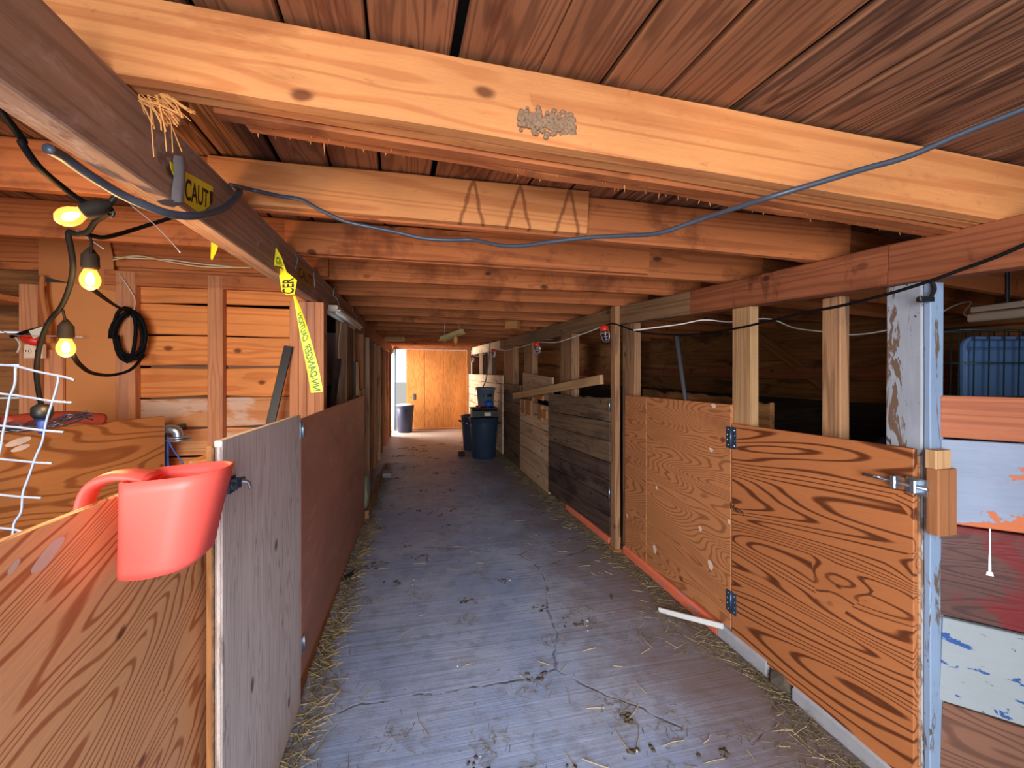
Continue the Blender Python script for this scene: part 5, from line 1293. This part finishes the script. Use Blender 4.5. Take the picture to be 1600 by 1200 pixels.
def edge_l(n, y0, y1, x, wd):
    def f(r):
        for _ in range(n):
            y = r.uniform(y0, y1); cl = .5 + .9 * mnoise.noise((y * 2.3, 3, 0))
            yield (x + abs(r.gauss(0, wd)) * max(.15, cl + .3), y, r.uniform(0, .012))
    return f
def edge_r(n, y0, y1, wd):
    def f(r):
        for _ in range(n):
            y = r.uniform(y0, y1); xw = 1.645 if y < 3.2 else 1.645 - .035 * (y - 3.2)
            cl = .5 + .9 * mnoise.noise((y * 2.1, 8, 0))
            yield (xw - abs(r.gauss(0, wd)) * max(.15, cl + .35), y, r.uniform(0, .012))
    return f
straws('loose_straw', edge_l(700, 1.3, 4.4, -.49, .05), M['straw'], 'pale straw heaped along the foot of the brown panel', 1, (.0008, .0018))
straws('loose_hay', edge_l(3000, 1.4, 7.0, -.49, .075), M['hay_green'], 'fine greenish hay scattered below the brown panel', 2, (.0005, .0011), (.02, .06))
straws('loose_hay', edge_r(5200, 1.0, 7.4, .11), M['hay_green'], 'fine hay drifted along the kerb of the stall fronts', 3, (.0005, .0011), (.02, .07))
straws('loose_straw', edge_r(420, 1.0, 6.5, .13), M['straw'], 'scattered straw stalks along the kerb', 4, (.0007, .0014), (.03, .10), .12)
def scat(n, clusters, rad):
    def f(r):
        cs = [(r.uniform(-.35, 1.4), r.uniform(1.3, 8.5)) for _ in range(clusters)]
        cs += [(.28, 1.42), (.30, 1.66), (.9, 1.62), (.95, 1.35), (.55, 1.9), (.05, 1.5), (1.05, 1.55), (.4, 1.5)]
        for _ in range(n):
            c_ = r.choice(cs); yield (c_[0] + r.gauss(0, rad), c_[1] + r.gauss(0, rad * .7), r.uniform(0, .006))
    return f
straws('floor_litter', scat(1500, 40, .055), M['hay_green'], 'small tufts of hay trodden over the concrete floor', 5, (.0005, .001), (.015, .05), .12, 'hay')
straws('floor_litter', scat(130, 40, .3), M['straw'], 'single straw stalks strewn on the concrete floor', 6, (.001, .002), (.03, .11), .05, 'straw')
# dung crumbs and chips
def crumbs(name, n, mat, label, rad, seed, cat):
    r = random.Random(seed); bm = bmesh.new()
    cs = [(r.uniform(-.35, 1.45), r.uniform(1.25, 9)) for _ in range(60)] + [(.30, 1.52), (.50, 1.35), (.20, 1.58), (.85, 1.5), (.62, 2.9), (.95, 2.3)]
    for _ in range(n):
        c_ = r.choice(cs); q = r.uniform(.4, 1) * rad
        bmesh.ops.create_icosphere(bm, subdivisions=1, radius=q, matrix=Matrix.Translation((c_[0] + r.gauss(0, .03), c_[1] + r.gauss(0, .025), q * .35)) @ Matrix.Rotation(r.uniform(0, 3), 4, 'Z') @ Matrix.Diagonal((r.uniform(.8, 2), 1, .5, 1)))
    o = obj(name, bm, mat, smooth=True); stuff(o); tag(o, label, cat)
crumbs('dung_crumbs', 420, M['debris'], 'dark dry dung crumbs scattered on the concrete', .011, 12, 'dirt')
crumbs('pale_chips', 60, M['chip'], 'tiny white chips scattered on the concrete', .006, 13, 'chips')
# straw tuft on the beam
bm = bmesh.new(); rt = random.Random(31)
for k in range(46):
    x0, y0 = rt.uniform(216, 262), rt.uniform(146, 160); d0 = rt.uniform(.86, .90)
    if k < 9: x1, y1 = x0 + rt.uniform(5, 30), y0 + rt.uniform(40, 88)
    else: x1, y1 = x0 + rt.uniform(5, 62), y0 + rt.uniform(0, 48)
    tube_into(bm, [ad(x0, y0, d0), ad((x0 + x1) / 2 + rt.uniform(-3, 3), (y0 + y1) / 2 - 2, d0 - .01), ad(x1, y1, d0 - .02)], rt.uniform(.0008, .0022), 5)
o = obj('straw_tuft', bm, M['straw_orange']); stuff(o); tag(o, 'tuft of orange straw poking out between beam and first joist', 'straw')
# hornet nest patch on first joist
t_j = bpy.data.objects['ceiling_joist']
bm = bmesh.new(); rn = random.Random(17)
for k in range(260):
    px = rn.uniform(812, 900); py = rn.gauss(190 + (px - 850) * .14, 8)
    Yj = joist_pts(0, .34, .4)[0].y - .021
    c = ay(px, py, Yj)
    q = rn.uniform(.003, .008); bmesh.ops.create_icosphere(bm, subdivisions=1, radius=q, matrix=Matrix.Translation(c) @ Matrix.Diagonal((1.2, .6, 1, 1)))
o = obj('mud_nest', bm, plain('grey_mud', (136, 108, 84), .95, 0, .4, 60, bump=.5), t_j, smooth=True); stuff(o); part_label(o, 'grey crumbly mud nest remains')
bm = bmesh.new(); rn = random.Random(41)
a0, b0 = joist_pts(0, -.40, 2.25, 3 * .046)
for k in range(130):
    f = rn.random() ** 1.1; p = a0.lerp(b0, f); p.z -= .004 + .170 / 2 - .004; p.y += rn.choice((-.019, .019))
    L_ = rn.uniform(.004, .018) * (2 if rn.random() < .08 else 1); dx = rn.uniform(-.006, .006)
    vs = [bm.verts.new(p + Vector(q)) for q in ((-.003, -.001, .003), (.003, -.001, .003), (0, .002, .003), (dx, 0, -L_))]
    for f_ in ((0, 1, 3), (1, 2, 3), (2, 0, 3), (0, 2, 1)): bm.faces.new([vs[i] for i in f_])
o = obj('splinters', bm, M['joist'], t_j); stuff(o); part_label(o, 'torn splinters fringing the lowest header board')
for k, xx in enumerate((-.5165, -.5115, -.5065, -.5025)):
    g = [q for q in bpy.data.objects if q.get('label', '').startswith('weathered grey plywood gate')][0]
    bm = bmesh.new(); bm_box(bm, xx - .0009, xx + .0009, 1.2335 if xx < -.515 else 1.2435, 1.246, .02, 1.30); attach(obj('ply_layer', bm, M['latch' if k % 2 else 'stud_weather']), g)
c0 = P0 + dirw * .115 + nw * .0005
bm = bmesh.new()
for z0_, z1_, w_ in ((1.0, .90, .0022), (.90, .845, .0035), (.845, .832, .009)):
    q = [bm.verts.new(c0 + dirw * sx_ + Vector((0, 0, zz_))) for sx_, zz_ in ((-w_, z1_), (w_, z1_), (w_ * .8, z0_), (-w_ * .8, z0_))]
    bm.faces.new(q)
part_label(obj('paint_drip', bm, M['chip'], wc), 'white paint drip on the red board')
# white stick by the kerb
a = az(1030, 953, .012); b = ax(1130, 983, 1.66); b.z = max(b.z, .085)
o = plank('white_lath', a, b, .03, .014, (0, 0, 1), M['white']); tag(o, 'white lath leaning on the orange kerb', 'stick')
o = plank('black_scrap', az(538, 905, .012), az(552, 898, .012), .05, .012, (0, 0, 1), M['black']); tag(o, 'black rubber scrap in the straw below the brown panel', 'scrap')
bm = bmesh.new(); bmesh.ops.create_icosphere(bm, subdivisions=2, radius=.06)
for v in bm.verts: v.co *= 1 + .3 * mnoise.noise(v.co * 20); 
for v in bm.verts: v.co.z = max(-.03, v.co.z)
o = obj('broken_stone', bm, M['debris']); o.matrix_basis = Matrix.Translation((1.70, 1.625, .031)) @ Matrix.Diagonal((1, 1.1, 1, 1)); tag(o, 'dark broken lump in the gap between kerb lengths', 'stone')
